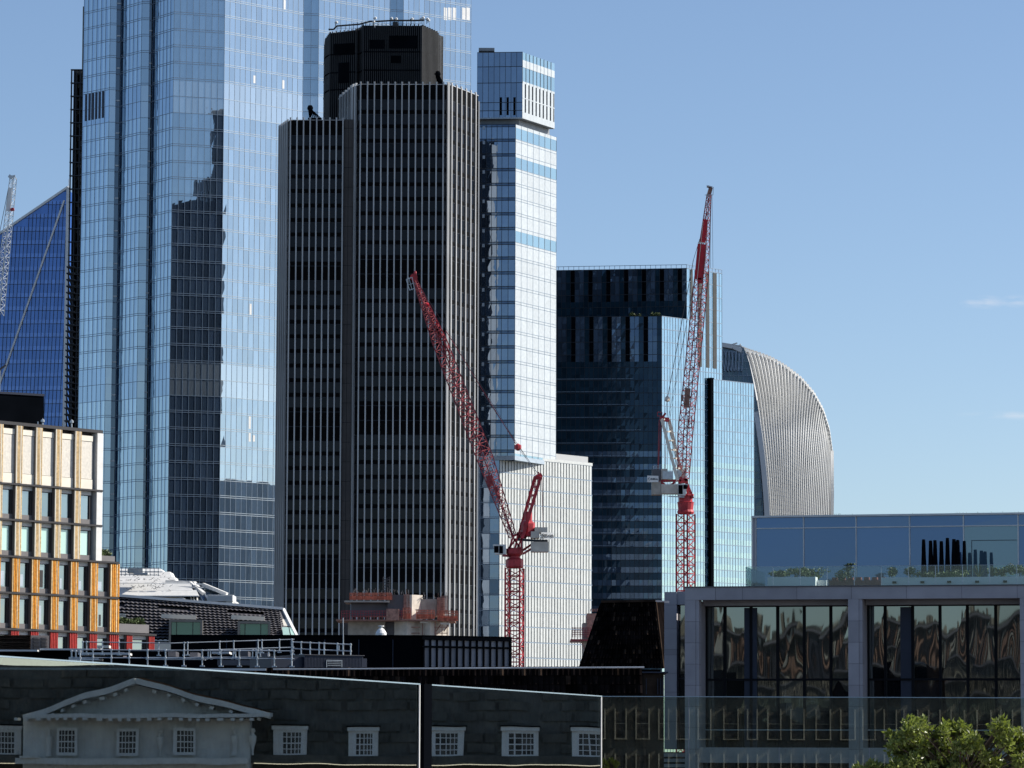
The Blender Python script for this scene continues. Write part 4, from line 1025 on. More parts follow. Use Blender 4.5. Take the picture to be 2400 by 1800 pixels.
def leafmass(mb, c, rx, ry, rz, n, size, m=0, rnd=random):
    c = Vector(c)
    for _ in range(n):
        v = Vector((rnd.gauss(0,1), rnd.gauss(0,1), rnd.gauss(0,1))).normalized() * (rnd.random()**.4)
        p = c + Vector((v.x*rx, v.y*ry, v.z*rz))
        a = Vector((rnd.gauss(0,1), rnd.gauss(0,1), rnd.gauss(0,1))).normalized(); b = a.cross(Vector((rnd.gauss(0,1), rnd.gauss(0,1), rnd.gauss(0,1)))).normalized()
        s = size*rnd.uniform(.6,1.3)
        mb.face([p-a*s, p-b*s*.45, p+a*s, p+b*s*.45], m)
def planter(x0, x1, y0, y1, yt, label, plabel, mats='sill', lift=0):
    F = OB[0]; s = OB[1]; a, b = s(x0, y0), s(x1, y0); z0, z1 = F.z((x0+x1)/2, y0), F.z((x0+x1)/2, y1)
    m = MB(); m.fbox(F, a, b, z0, z1, -2.2, .15); o = m.build('planter', M[mats], loc=F.p((a+b)/2, z0, -1)); tag(o, label, 'planter')
    m = MB(); zt = F.z((x0+x1)/2, yt); n = int((b-a)/.35)
    for i in range(n):
        u = a+(b-a)*(i+.5)/n; leafmass(m, F.p(u, z1+(zt-z1)*.42, -.5), .35, .5, (zt-z1)*random.uniform(.35,.75), 120, .13)
    T = thing('shrub', plabel, 'plant', F.p((a+b)/2, z1, -.6)); m.build('foliage', M['leafd'], T)
    m = MB(); 
    for i in range(n): u = a+(b-a)*(i+.5)/n; m.tube(F.p(u,z1,-.5), F.p(u,z1+(zt-z1)*.6,-.5), .04, .02, 5)
    m.build('stem', M['soil'], T)
planter(233, 266, 1318, 1303, 1287, 'grey planter box on the step of the ochre building', 'brownish shrub in the grey planter on the step of the ochre building')
planter(275, 346, 1483, 1463, 1447, 'long grey planter box right of the lowest ochre pilaster', 'green shrubs in the long planter right of the ochre pilasters')

# ================================================================ white stepped roof
def white_roof():
    Y = 352.0; q = lambda x, y, d=0: P(x, y, Y+d)
    T = thing('white_roof_building', 'bright white stepped metal roof behind the tiled roof, with glazed sloping end', 'building', q(400, 1420))
    m = MB(); rows = [(275,462,1395,1383),(275,447,1383,1366),(275,447,1366,1364),(275,410,1363,1352),(275,400,1352,1340),(275,378,1338,1333)]
    for i, (x0,x1,y0,y1) in enumerate(rows):
        a, b, c, d = q(x0-8,y0+2,i*1.2), q(x1+4,y0+2,i*1.2), q(x1-2,y1,i*1.2+1.2), q(x0-8,y1,i*1.2+1.2)
        m.hexa([a, b, b+Vector((0,4,0)), a+Vector((0,4,0)), d, c, c+Vector((0,4,0)), d+Vector((0,4,0))], 0)
        m.beam(a+Vector((0,-.05,0)), b+Vector((0,-.05,0)), .12, .08, 1)
    rs = random.Random(5)
    for (x0,x1,y0,y1,dd) in ((280,400,1362,1344,3.2),(280,400,1382,1370,1.0)):
        for k in range(46):
            x = rs.uniform(x0,x1); y = rs.uniform(y1,y0); p = q(x,y,dd); m.beam(p, p+Vector((rs.uniform(-.35,.35),0,rs.uniform(-.2,.2))), .06, .03, 2)
    m.build('stepped_roof', [M['offwhite'], M['white'], M['greyp']], T)
    k = MB(); k.box(q(262,0).x, q(550,0).x, Y+1, Y+14, 0, q(400,1398).z); k.build('wall', M['offwhite'], T)
    h = MB(); h.fbox(Fr(q(372,0,-.4).xy, q(432,0,-.4).xy), 0, .08, q(0,1420).z, q(0,1407).z, 0, .1)
    a = MB(); p0, p1, p2, p3 = q(372,1420,-.8), q(372,1407,-.8), q(430,1403,-.8), q(436,1420,-.8)
    a.beam(p0,p1,.12); a.beam(p1,p2,.16); a.beam(p2,p3,.25); a.face([p0,p3,p2+Vector((0,.5,0)),p1+Vector((0,.5,0))],1); a.build('hatch_frame', [M['offwhite'], M['sill']], T)
    # glazed sloping bay
    g = MB(); A = [q(398,1366,3), q(455,1366,3), q(478,1425,-.5), q(448,1425,-.5)]
    g.face([q(395,1365,3), q(447,1366,3), q(480,1388,1), q(478,1425,-.5), q(450,1425,-.5)][::-1], 0); g.build('sloping_glass', M['dglass2'], T)
    s = MB(); s.beam(q(388,1364,3), q(448,1367,3), .35); s.beam(q(446,1366,2.8), q(478,1392,.8), .3); s.beam(q(455,1366,2.8), q(490,1410,.6), .3)
    for y in (1375,1383,1391): s.beam(q(398+(y-1366)*1.3,y,2.0), q(478,y+2,1.6), .12)
    for x in (452,458,466): s.beam(q(x-10,1368,2.4), q(x,1425,-.6), .12)
    s.beam(q(460,1368,2), q(476,1370,2), .15); s.beam(q(476,1370,2), q(532,1393,.4), .3); s.build('glazing_bar', M['offwhite'], T)
    w = MB(); w.face([q(478,1372,2.5), q(478,1388,1.5), q(492,1392,1), q(528,1393,.8)]); w.build('roof_light', M['recess'], T)
    F = Fr(q(486,1400,-.6).xy, q(546,1400,-.6).xy); c = MB(); c.fbox(F, 0, F.L, q(0,1408).z, q(0,1393).z, -4, 0)
    for i in range(22): c.fbox(F, F.L*i/22, F.L*(i+.5)/22, q(0,1408).z, q(0,1393).z, 0, .08)
    c.fbox(F, 0, F.s(508,1415), q(0,1426).z, q(0,1408).z, -4, -.1); c.fbox(F, F.s(530,1415), F.L-.05, q(0,1426).z, q(0,1408).z, -4, -.1)
    c.fbox(F, F.s(508,1415), F.s(530,1415), q(0,1426).z, q(0,1408).z, -4, -1.0, 1); c.build('corrugated_box', [M['white'], M['recess']], T)
    r = MB()
    for y in (1330,1338,1346): r.beam(q(266,y,-.2), q(373,y+2,-.2), .06)
    for i in range(11): r.beam(q(275+i*9.6,1329,-.2), q(275+i*9.6,1350,-.2), .06)
    r.build('guard_rail', M['steel'], T)
    r = MB(); r.box(q(317,0).x, q(352,0).x, Y, Y+2, q(0,1342).z, q(0,1331).z); r.box(q(333,0).x, q(364,0).x, Y-.3, Y+2, q(0,1346).z, q(0,1341).z); r.build('roof_plant', M['wtp'], T)
white_roof()

# ================================================================ wavy tiled mansard
def mansard():
    Y = 332.0
    T = thing('tiled_mansard_building', 'building with wavy black tiled mansard, two box dormers and a white ridge', 'building', P(480, 1520, Y))
    A = P(264, 1396, Y+2.2); B = P(664, 1428, Y+3.4)   # top edge
    C = P(697, 1494, Y+.4); D = P(264, 1498, Y-1.0)
    n = 13; 
    m = MB(); m.face([D, P(690,1500,Y), B, A]); m.build('mansard_slope', M['fdark'], T)
    t = MB(); ht = MB(); 
    def onslope(u, v): # u in 0..1 across at Y-edge, v 0 top..1 bottom
        top = A.lerp(P(655,1428,Y+3.3), u); bot = D.lerp(P(672,1494,Y+.2), u) ; return top.lerp(bot, v)
    W_ = (P(655,1428,Y+3.3)-A).length
    for k in range(n):
        v0, v1 = (k+.05)/n, (k+1.0)/n; uu0 = 0
        seg = 330
        skip = lambda u: (k == 2 and (u < .07 or .27 < u < .46 or .68 < u < .9)) 
        for i in range(seg):
            u0, u1 = i/seg, (i+1)/seg
            if skip(u0): continue
            ph = lambda u: math.sin(u*W_/.39*math.tau)
            up0, up1 = onslope(u0, v0)+Vector((0,-.05,0)), onslope(u1, v0)+Vector((0,-.05,0))
            f = lambda u: onslope(u, v1-.30/n) + Vector((0, -.36-.025*ph(u), .035*ph(u)-.02))
            b0, b1 = f(u0), f(u1)
            t.face([b0, b1, up1, up0], 0, None, (k*.37+int(u0*W_/.39)*.61)%1); 
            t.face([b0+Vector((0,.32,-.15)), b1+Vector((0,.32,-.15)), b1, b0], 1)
        for j in range(22): # pale battens showing between tiles
            pass
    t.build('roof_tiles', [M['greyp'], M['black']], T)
    e = MB(); 
    e.beam(A+Vector((0,-.2,.05)), B+Vector((0,-.2,.05)), .6, .22); e.beam(B+Vector((0,-.2,0)), C+Vector((0,-.3,0)), .26, .22); e.build('ridge_flashing', M['white'], T)
    for (x0, x1, k) in ((270,295,2),(378,460,2),(542,620,2)):
        for r in (0,):
            a, b = P(x0, 1442+(x0-258)*.015, Y+.6), P(x1, 1443+(x1-258)*.02, Y+.6); e = MB(); e.beam(a, b, .08, .36); e.build('lead_flashing', M['cream'], T)
    g = MB(); g.face([P(654,1430,Y+3.0), P(662,1494,Y-.3), P(694,1494,Y+.3), P(664,1430,Y+3.2)], 0)
    g.face([P(656,1450,Y+2.0), P(659,1466,Y+1.2), P(681,1468,Y+1.3), P(674,1452,Y+2.1)], 1)
    g.face([P(661,1470,Y+.6), P(664,1491,Y-.5), P(680,1491,Y-.4), P(676,1470,Y+.7)], 2); g.face([P(678,1470,Y+.7), P(683,1491,Y-.4), P(692,1491,Y-.2), P(684,1472,Y+.6)], 2)
    g.build('end_gable', [M['sill'], M['cream'], M['omint']], T)
    for x0, x1, y0, y1 in ((396,475,1452,1508),(557,634,1456,1494)):
        F = Fr(P(x0,1470,Y-2.2).xy, P(x1,1470,Y-2.0).xy); z1, z0 = P(x0,y0,Y-2.1).z, P(x0,y1,Y-2.1).z
        d = MB(); w = .2
        d.fbox(F, 0, w, z0, z1, -2.6, 0); d.fbox(F, F.L-w, F.L, z0, z1, -2.6, 0); d.fbox(F, w, F.L-w, z1-w, z1, -2.6, 0); d.fbox(F, w, F.L-w, z0, z0+.1, -2.6, 0)
        do = d.build('dormer', M['dormf'], T)
        g = MB(); q = [w, w+(F.L-2*w)*.18, w+(F.L-2*w)*.74, F.L-w]
        for a, b in zip(q, q[1:]): g.fbox(F, a+.02, b-.02, z0+.1, z1-w, -.6, -.5)
        go = g.build('window', M['dgr'], do); f = MB()
        for a in q[1:-1]: f.fbox(F, a-.03, a+.03, z0+.1, z1-w, -.55, -.42)
        f.build('window_frame', M['fdark'], go)
    k = MB(); k.box(P(264,0,Y).x, P(690,0,Y).x, Y+1.5, Y+12, 0, P(0,1500,Y).z); k.box(P(500,0,Y).x, P(640,0,Y).x, Y-1.5, Y+1, 0, P(560,1497,Y).z); k.build('wall', M['black'], T)
    k = MB(); k.box(P(360,0,Y).x, P(480,0,Y).x, Y-2.5, Y+1.4, P(0,1540,Y).z, P(0,1509,Y).z); k.build('parapet', M['cream'], T)
M['dormf'] = mat('olive_grey_frame', (.24,.22,.19), .6)
M['dgr'] = glass('dormer_glass', (.04,.11,.09), .10, (.7,1,.9), rvar=.3)
mansard()

# ================================================================ concrete core under construction
def core_site():
    Y = 520.0; q = lambda x, y, d=0: P(x, y, Y+d); k = Y/FPX
    T = thing('concrete_core', 'unfinished concrete lift core wrapped in orange safety platforms', 'construction', q(930, 1500))
    def b(x0, x1, y0, y1, m, name, d0=0, d1=4, par=None):
        mb = MB(); mb.box(q(x0,0).x, q(x1,0).x, Y+d0, Y+d1, q(0,y0).z, q(0,y1).z); return mb.build(name, M[m], par or T)
    def rb(x0, x1, y0, y1, m, ang, dd=0):
        F = Fr(XY(x0,1480,Y+dd), walk(XY(x0,1480,Y+dd), x1, 1480, ang)); mb = MB(); mb.fbox(F, 0, F.L, q(0,y0).z, q(0,y1).z, -2.5, 0); mb.build('concrete_wall', M[m], T)
    b(826,912,1640,1452,'concr','concrete_wall',1,6); b(912,952,1640,1452,'greyp','concrete_wall',2,6); rb(954,986,1640,1453,'concrs',45,-1); rb(1008,1052,1640,1453,'concrs',45,-1); b(986,1008,1640,1452,'rust','door_opening',2,5)  # wall greys and creams carry the core's shade and sunlight in their colour
    b(833,918,1440,1410,'greyp','concrete_wall',1,5); b(918,955,1440,1391,'greyp','concrete_wall',0,4); rb(965,990,1452,1391,'concrs',50,-.8); b(989,1031,1440,1400,'concr','concrete_wall',.6,4); b(1032,1048,1440,1397,'rust','formwork',-.3,3); b(955,966,1440,1390,'rust','formwork',-.2,3)
    dk = MB(); dk.box(q(800,0).x, q(1074,0).x, Y-1.6, Y+7, q(0,1453).z, q(0,1450).z); dk.build('platform_deck', M['rust'], T)
    dk = MB(); dk.box(q(818,0).x, q(922,0).x, Y-.5, Y+6, q(0,1409).z, q(0,1405).z); dk.build('platform_deck', M['concr'], T)
    def mesh(x0, x1, y0, y1, m, d=-1.6):
        mb = MB(); n = int((x1-x0)/3.2); h = (y0-y1)
        for i in range(n+1): x = x0+(x1-x0)*i/n; mb.beam(q(x,y0,d), q(x,y1,d), .10)
        for i in range(5): mb.beam(q(x0,y0-h*i/4,d), q(x1,y0-h*i/4,d), .09)
        mb.face([q(x0,y0,d+.1), q(x1,y0,d+.1), q(x1,y0-h*.45,d+.1), q(x0,y0-h*.45,d+.1)]); return mb.build('safety_mesh', M[m], T)
    mesh(945,962,1450,1425,'orange'); mesh(976,1018,1450,1430,'orange'); mesh(1026,1073,1455,1432,'orange'); mesh(820,918,1405,1390,'orange',-.5)
    mb = MB()
    for i in range(24): x = 800+i*6.4; mb.beam(q(x,1452,-1.6), q(x,1431,-1.6), .08)
    for y in (1432,1438,1444): mb.beam(q(800,y,-1.6), q(948,y,-1.6), .07)
    mb.build('guard_rail', M['redd'], T)
    mb = MB(); mb.box(q(916,0).x, q(945,0).x, Y-1.8, Y-1.2, q(0,1452).z, q(0,1425).z); mb.build('scaffold_cage', M['rust'], T)
    rs = random.Random(9); mb = MB()
    for i in range(34):
        x = rs.uniform(822,1045); y = 1388 if x < 922 else (1392 if x < 990 else 1400); mb.beam(q(x,y+2,rs.uniform(0,3)), q(x+rs.uniform(-4,4),y-rs.uniform(4,12),rs.uniform(0,3)), .07)
    mb.build('rebar', M['cable'], T)
    mb = MB()
    for i in range(18): y = 1398+i*2.4; mb.beam(q(1032,y,-.5), q(1050,y-1.5,-.5), .1); mb.beam(q(954,y-4,-.5), q(966,y-2,-.5), .09)
    mb.build('formwork_rib', M['rust'], T); mb = MB()
    for x in (990,1008,1020,1036,1048): mb.beam(q(x,1500,-.4), q(x,1455,-.4), .12)
    for y in (1470,1484): mb.beam(q(955,y,-.4), q(985,y,-.4), .1); mb.beam(q(1010,y,-.4), q(1050,y,-.4), .1)
    for x in (1000,1022,1040): mb.beam(q(x,1480,-.4), q(x+12,1462,-.4), .14)
    mb.build('scaffold_tube', M['rust'], T)
    mb = MB(); mb.beam(q(985,1458,-.6), q(1008,1459,-.6), .12, .25); mb.beam(q(1032,1461,-.6), q(1054,1462,-.6), .12, .25); mb.build('white_bracket', M['white'], T)
    mb = MB(); lattice(mb, q(905,1392,2), q(906,1352,2), .9, .9, (1,0,0), 6, 0, .06, .04); mb.beam(q(899,1372,2), q(912,1370,2), .1); mb.build('placing_mast', M['cable'], T)
core_site()
def second_core():
    Y = 530.0; q = lambda x, y, d=0: P(x, y, Y+d)
    T = thing('concrete_core', 'small rusty concrete core peeping out left of the dark hipped roof', 'construction', q(1380, 1500))
    b = MB(); b.box(q(1368,0).x, q(1420,0).x, Y, Y+6, 0, q(0,1455).z); b.build('concrete_wall', M['concr'], T)
    b = MB(); b.box(q(1378,0).x, q(1420,0).x, Y-.5, Y+6, q(0,1490).z, q(0,1433).z); b.build('formwork', M['rust'], T)
    b = MB(); b.box(q(1340,0).x, q(1400,0).x, Y-1.5, Y+7, q(0,1498).z, q(0,1494).z); 
    for y in (1472,1477,1482,1487): b.beam(q(1342,y,-1.5), q(1384,y,-1.5), .07)
    for i in range(12): b.beam(q(1342+i*3.8,1494,-1.5), q(1342+i*3.8,1470,-1.5), .07)
    b.build('platform', M['redd'], T)
    b = MB(); 
    for i in range(5): b.beam(q(1360+i*3,1500+i*6,-1), q(1364+i*3,1505+i*6,-1), .15)
    b.build('bracket', M['rust'], T); b = MB()
    for i in range(5): b.beam(q(1384+i*4,1433,0), q(1385+i*4,1427,0), .12)
    b.build('rebar', M['rust'], T)
second_core()
M['bframe'] = mat('black_glazing_frame', (.010,.010,.012), .6, 0, .1, 1, spec=.1)
# ================================================================ near dark roofs
def plant_penthouse():
    T = thing('roof_plant_enclosure', 'black plant enclosure with grey panelled right side, before the construction core', 'roof structure', P(986, 1560, 110))
    c = XY(986, 1520, 110.0); l = walk(c, 400, 1520, 180-3); r = walk(c, 1196, 1520, 25)
    FL, FR_ = Fr(l, c), Fr(c, r); zt = P(986, 1491, 110).z; z0 = zt-2.5
    m = MB(); m.prism([l, c, r, r+Vector((-2,6)), l+Vector((0,8))], z0, zt); m.build('wall', M['black'], T)
    m = MB(); m.fbox(FL, 0, FL.L, zt, zt+.03, -1, .05); m.fbox(FR_, 0, FR_.L, zt, zt+.03, -1, .05); m.build('coping', M['black'], T)
    n = 13; xs = [986+16+i*15.2 for i in range(13)]
    f = MB(); 
    for i in range(n):
        a = FR_.s(992+i*15.6, 1520); b = FR_.s(992+(i+1)*15.6-2.6, 1520)
        zz = lambda y: FR_.z(1090, y)
        m = MB(); m.fbox(FR_, a+.03, b, z0, zz(1520), 0, .03); m.fbox(FR_, a+.03, b, zz(1515), zt-.08, 0, .03); m.build('panel', M['grey2'], T)
        f.fbox(FR_, a-.03, a+.01, z0, zt, 0, .09)
    f.fbox(FR_, 0, FR_.L, FR_.z(1090,1519), FR_.z(1090,1516), .03, .10); f.fbox(FR_, FR_.L-.06, FR_.L, z0, zt, 0, .1); f.fbox(FR_, 0, FR_.L, zt-.1, zt-.02, .03, .1)
    f.build('frame', M['black'], T)
    f = MB()
    for x in (530,600,680,760,840,920): f.fbox(FL, FL.s(x,1520), FL.s(x+2,1520), z0, zt-.1, 0, .03)
    f.build('panel_joint', M['navy'], T)
plant_penthouse()
m = MB(); c = P(893, 1494, 118); k = 118/FPX
m.lathe(c, [(13*k,-.2),(13*k,10*k),(9*k,17*k),(5*k,21*k),(3*k,22*k),(3*k,25*k),(7*k,25.5*k),(7*k,27.5*k),(0,28*k)], 18)
tag(m.build('roof_cowl', M['white'], loc=c, smooth=False), 'white domed roof cowl above the black plant enclosure', 'roof cowl')
m = MB(); m.tube(P(805, 1540, 96), P(804, 1448, 96), .012, n=6); m.box(P(801,0,96).x, P(808,0,96).x, 95.95, 96.05, P(0,1521,96).z, P(0,1510,96).z)
tag(m.build('lightning_rod', M['steel'], loc=P(805,1540,96)), 'thin upright pole rising from the rails near the black enclosure', 'pole')

def shed():
    Y = 92.0; F = Fr(XY(640,1540,Y), XY(850,1540,Y+1)); zt = F.z(715,1535)
    T = thing('roof_shed', 'small navy corrugated shed with louvre, under the rooftop rails', 'roof structure', F.p(1, F.z(715,1562)))
    m = MB(); a, b, c = F.s(714,1540), F.s(851,1540), F.s(862,1540)
    m.fbox(F, a, b, zt-.5, zt-.0, -2, 0); 
    n = 40
    for i in range(n): m.fbox(F, a+(b-a)*i/n, a+(b-a)*(i+.5)/n, zt-.5, zt-.03, 0, .008)
    m.fbox(F, b, c, zt-.5, zt-.06, -1.5, -.05); m.fbox(F, 0, a, zt-.5, zt-.04, -1.5, -.1); m.build('wall', M['navy'], T)
    m = MB(); m.fbox(F, a-.02, b+.03, zt, zt+.015, -2, .03); m.build('roof_edge', M['greyp'], T)
    m = MB(); u0, u1 = F.s(764,1555), F.s(801,1555); z1 = F.z(780,1547)
    for uu in (u0, u1-.015): m.fbox(F, uu, uu+.015, zt-.4, z1, .01, .03)
    m.fbox(F, u0, u1, z1-.015, z1, .03, .035)
    for i in range(3): m.fbox(F, u0+.03, u1-.03, z1-.05-i*.045, z1-.04-i*.045, .01, .03)
    m.build('louvre', M['steel'], T)
shed()

def railing(pts, posts, rails, h, Y, label, w=.032, par=None, group='rooftop guard rails'):
    "pts: list of pixel (x, ybase) polyline; posts: px positions; rails: fractions of the height"
    def base(x):
        for (x0,y0,d0),(x1,y1,d1) in zip(pts, pts[1:]):
            if x0 <= x <= x1: t = (x-x0)/(x1-x0); return y0+(y1-y0)*t, d0+(d1-d0)*t
        return pts[-1][1], pts[-1][2]
    y0, d0 = base(posts[0])
    T = thing('guard_rail', label, 'guard rail', P(posts[0], y0, Y+d0), group)
    for x in posts:
        y, d = base(x); m = MB(); m.tube(P(x,y,Y+d), P(x,y-h,Y+d), w/2, n=7)
        for f in rails: m.lathe(P(x,y-h*f,Y+d), [(0,-.03),(.026,-.02),(.026,.02),(0,.03)], 7)
        m.box(P(x,y,Y+d).x-.05, P(x,y,Y+d).x+.05, Y+d-.05, Y+d+.05, P(x,y,Y+d).z-.01, P(x,y,Y+d).z+.02)
        m.build('post', M['steel'], T)
    for f in rails:
        m = MB(); xs = [p[0] for p in pts]
        for a, b in zip(pts, pts[1:]): m.tube(P(a[0], a[1]-h*f, Y+a[2]), P(b[0], b[1]-h*f, Y+b[2]), w/2.3, n=7)
        m.build('rail', M['steel'], T)
    return T
railing([(200,1560,0),(690,1563,0)], [218,261,303,346,388,431,474,518,561,603,643,684], (.5,1), 37, 84, 'front galvanised rail with twelve posts along the roof edge')
railing([(167,1556,-1),(190,1557,-1)], [168,178,188], (.5,1), 30, 86, 'short galvanised rail section left of the long front rail')
railing([(193,1534,0),(400,1537,0),(690,1528,1)], [194,203,240,279,372,432,440,515,548,605,614,655,684], (.35,.95), 31, 101, 'rear galvanised rail below the tiled mansard')
railing([(684,1534,0),(824,1540,0)], [686,706,727,748,760,791,804,822], (.45,.95), 31, 93, 'galvanised rail above the navy shed, right end')
railing([(455,1545,0),(640,1545,0)], [488,493,547,552,592,600,610,630], (.2,.95), 22, 97, 'short doubled galvanised rail in the middle of the roof')

def flat_roof():
    Y = 106.0; T = thing('flat_roof_building', 'black flat roofed building carrying the rails and louvred unit, left', 'building', P(200, 1570, Y))
    q = lambda x, y, d=0: P(x, y, Y+d)
    m = MB(); m.box(q(-30,0).x, q(640,0).x, Y, Y+6, 20, q(0,1524).z); m.box(q(-30,0).x, q(990,0).x, Y-22, Y-2, 20, q(0,1568,-22).z-.02); m.build('wall', M['black'], T)
    m = MB(); m.box(q(120,0).x, q(260,0).x, Y-.3, Y+6, q(0,1524).z, q(0,1520).z); m.box(q(-30,0).x, q(118,0).x, Y-.6, Y+6, q(0,1528).z, q(0,1524).z); m.build('coping', M['offwhite'], T)
    m = MB()
    for x0,x1,y0,y1 in ((194,263,1549,1542),(215,330,1536,1531),(370,500,1547,1541),(520,560,1533,1528)): m.box(q(x0,0,-3).x, q(x1,0,-3).x, Y-4, Y-3, q(0,y0,-3).z, q(0,y1,-3).z)
    m.build('duct', M['offwhite'], T)
    m = MB()
    for x, y in ((300,1530),(420,1528),(470,1530),(585,1527),(630,1530)): m.box(q(x,0,-2).x, q(x+18,0,-2).x, Y-3, Y-2, q(0,y+12,-2).z, q(0,y,-2).z)
    m.build('roof_vent', M['greyp'], T); m = MB(); m.box(q(540,0,-5).x, q(640,0,-5).x, Y-7, Y-5, q(0,1562,-5).z, q(0,1550,-5).z); m.build('roof_plant', M['greyp'], T)
    m = MB(); m.box(q(253,0,-1).x, q(281,0,-1).x, Y-1.5, Y-1, q(0,1519,-1).z, q(0,1513,-1).z); m.build('yellow_box', M['cream'], T)
flat_roof()
def louvre_unit():
    Y = 112.0; c = XY(72, 1510, Y); l = walk(c, -20, 1510, 180-2); r = walk(c, 115, 1510, 20)
    T = thing('louvred_unit', 'dark louvred rooftop unit with grey lit end, bottom left', 'roof structure', V3(c, P(72,1530,Y).z))
    FL, FR_ = Fr(l, c), Fr(c, r); zt, z0 = P(72,1489,Y).z, P(72,1527,Y).z
    m = MB(); m.prism([l, c, r, r+Vector((-1,3)), l+Vector((0,4))], z0, zt); m.build('casing', M['greyp2'], T)
    m = MB()
    for i in range(8):
        z = z0+(zt-z0)*(i+.2)/8
        m.hexa([FL.p(0,z,.08),FL.p(FL.L,z,.08),FL.p(FL.L,z,0),FL.p(0,z,0),FL.p(0,z+.03,.08),FL.p(FL.L,z+.03,.08),FL.p(FL.L,z+.05,0),FL.p(0,z+.05,0)])
    m.build('louvre', M['slateb'], T)
    m = MB()
    for i in range(2):
        for k in range(4):
            u = FR_.L*(.12+.43*i); z = z0+(zt-z0)*(.12+.2*k); m.fbox(FR_, u, u+FR_.L*.33, z, z+.02, 0, .05); m.fbox(FR_, u, u+FR_.L*.33, z+.06, z+.065, 0, .02)
            m.fbox(FR_, u, u+.01, z, z+.07, 0, .03)
    m.build('vent_hood', M['fdark'], T)
M['greyp2'] = mat('warm_grey_sheet', (.22,.19,.18), .5, .2, .08)
louvre_unit()

def tiles(mb, c00, c10, c11, c01, nx, nz, m=0, nrm=None):
    "pantile courses on a quad: c00 bottom-left .. c01 top-left"
    nrm = nrm or (c10-c00).cross(c01-c00).normalized()
    for k in range(nz):
        for i in range(nx):
            u0, u1 = (i+.06)/nx, (i+.94)/nx; v0, v1 = k/nz, (k+1.02)/nz
            g = lambda u, v: c00.lerp(c10, u).lerp(c01.lerp(c11, u), v)
            um = (u0+u1)/2; h = .045*random.uniform(.8,1.3); h2 = .012
            mm = m if random.random() < .93 else m+1; r = random.random()
            mb.face([g(u0,v0)+nrm*h2, g(um,v0)+nrm*h, g(um,v1)+nrm*h2*1.4, g(u0,v1)], mm, None, r)
            mb.face([g(um,v0)+nrm*h, g(u1,v0)+nrm*h2, g(u1,v1), g(um,v1)+nrm*h2*1.4], mm, None, r)
            mb.face([g(u0,v0), g(u1,v0), g(u1,v0)+nrm*h2, g(um,v0)+nrm*h, g(u0,v0)+nrm*h2], mm, None, r)
def slate_roof():
    T = thing('slate_roof_building', 'long near-black tiled roof with pale gutter along its ridge, behind the glass balustrade', 'building', P(1000, 1800, 78))
    Y = 82.0; A, B = P(-40, 1568, Y), P(1504, 1562, Y); C, D = P(1520, 1860, 81.3), P(-40, 1860, 81.3)
    m = MB(); m.face([D, C, B, A]); m.face([A, B, B+Vector((0,3,-.3)), A+Vector((0,3,-.3))]); m.face([B, C, C+Vector((0,8,0)), B+Vector((0,3,-.3))]); m.build('roof', M['slate'], T)
    t = MB(); tiles(t, D, C, B, A, 120, 14, 0); t.build('roof_tiles', [M['slate'], M['slateb']], T)
    g = MB(); g.tube(P(640,1569,Y-.15), P(1510,1564,Y-.15), .018, n=8); g.box(P(-40,0,Y).x, P(640,0,Y).x, Y-.2, Y-.1, P(0,1570,Y).z, P(0,1565,Y).z); g.build('ridge_gutter', M['steel'], T)
    w = MB(); w.box(A.x, C.x, 81.4, 90, 0, P(0,1858,81.3).z-.05); w.build('wall', M['black'], T)
slate_roof()
def hip_roof():
    T = thing('hipped_roof_building', 'steep black hipped tile roof left of the grey stone frame', 'building', P(1460, 1700, 100))
    Y = 98.0; a, b = P(1408, 1413, Y+.45), P(1536, 1411, Y+.45); c, d = P(1554, 1566, Y), P(1362, 1566, Y); e = P(1557, 1411, Y+3)
    nrm = (c-d).cross(a-d).normalized()
    m = MB(); m.face([d, c, b, a]); m.face([a, b, b+Vector((0,2,0)), a+Vector((0,2,0))]); m.face([d, a, a+Vector((0,2,0)), d+Vector((0,8,0))][::-1]); m.face([c, P(1557,1566,Y+3), e, b]); m.build('roof', M['slate'], T)
    t = MB(); tiles(t, d, c, b, a, 26, 14, 0); t.build('roof_tiles', [M['slate'], M['slateb']], T)
    f = MB(); f.beam(a+Vector((0,-.05,.03)), b+Vector((0,-.05,.03)), .10, .06); f.tube(b, c, .04, n=6); f.build('ridge_tile', M['slateb'], T)
    f = MB(); f.beam(P(1530,1409,Y+2), P(1566,1411,Y+5), .06); f.build('ridge_cap', M['navy'], T)
    w = MB(); w.box(d.x+.1, c.x-.05, Y+.3, Y+10, 0, d.z-.02); w.build('wall', M['black'], T)
    # small dormer in the valley
    q = MB(); F = Fr(P(1510,1600,Y-3).xy, P(1556,1600,Y-3).xy); q.fbox(F, 0, F.L, P(0,1640,Y-3).z-4, P(0,1572,Y-3).z, -2, 0); q.fbox(F, -.05, F.L+.1, P(0,1572,Y-3).z, P(0,1569,Y-3).z, -2, .1, 1); do = q.build('dormer', [M['slateb'], M['navy']], T)
    q = MB(); 
    for x in (1514,1541,1547,1551): q.fbox(F, F.s(x,1600), F.s(x+1.4,1600), P(0,1622,Y-3).z, P(0,1585,Y-3).z, 0, .03)
    q.build('window_bar', M['navy'], do)
hip_roof()

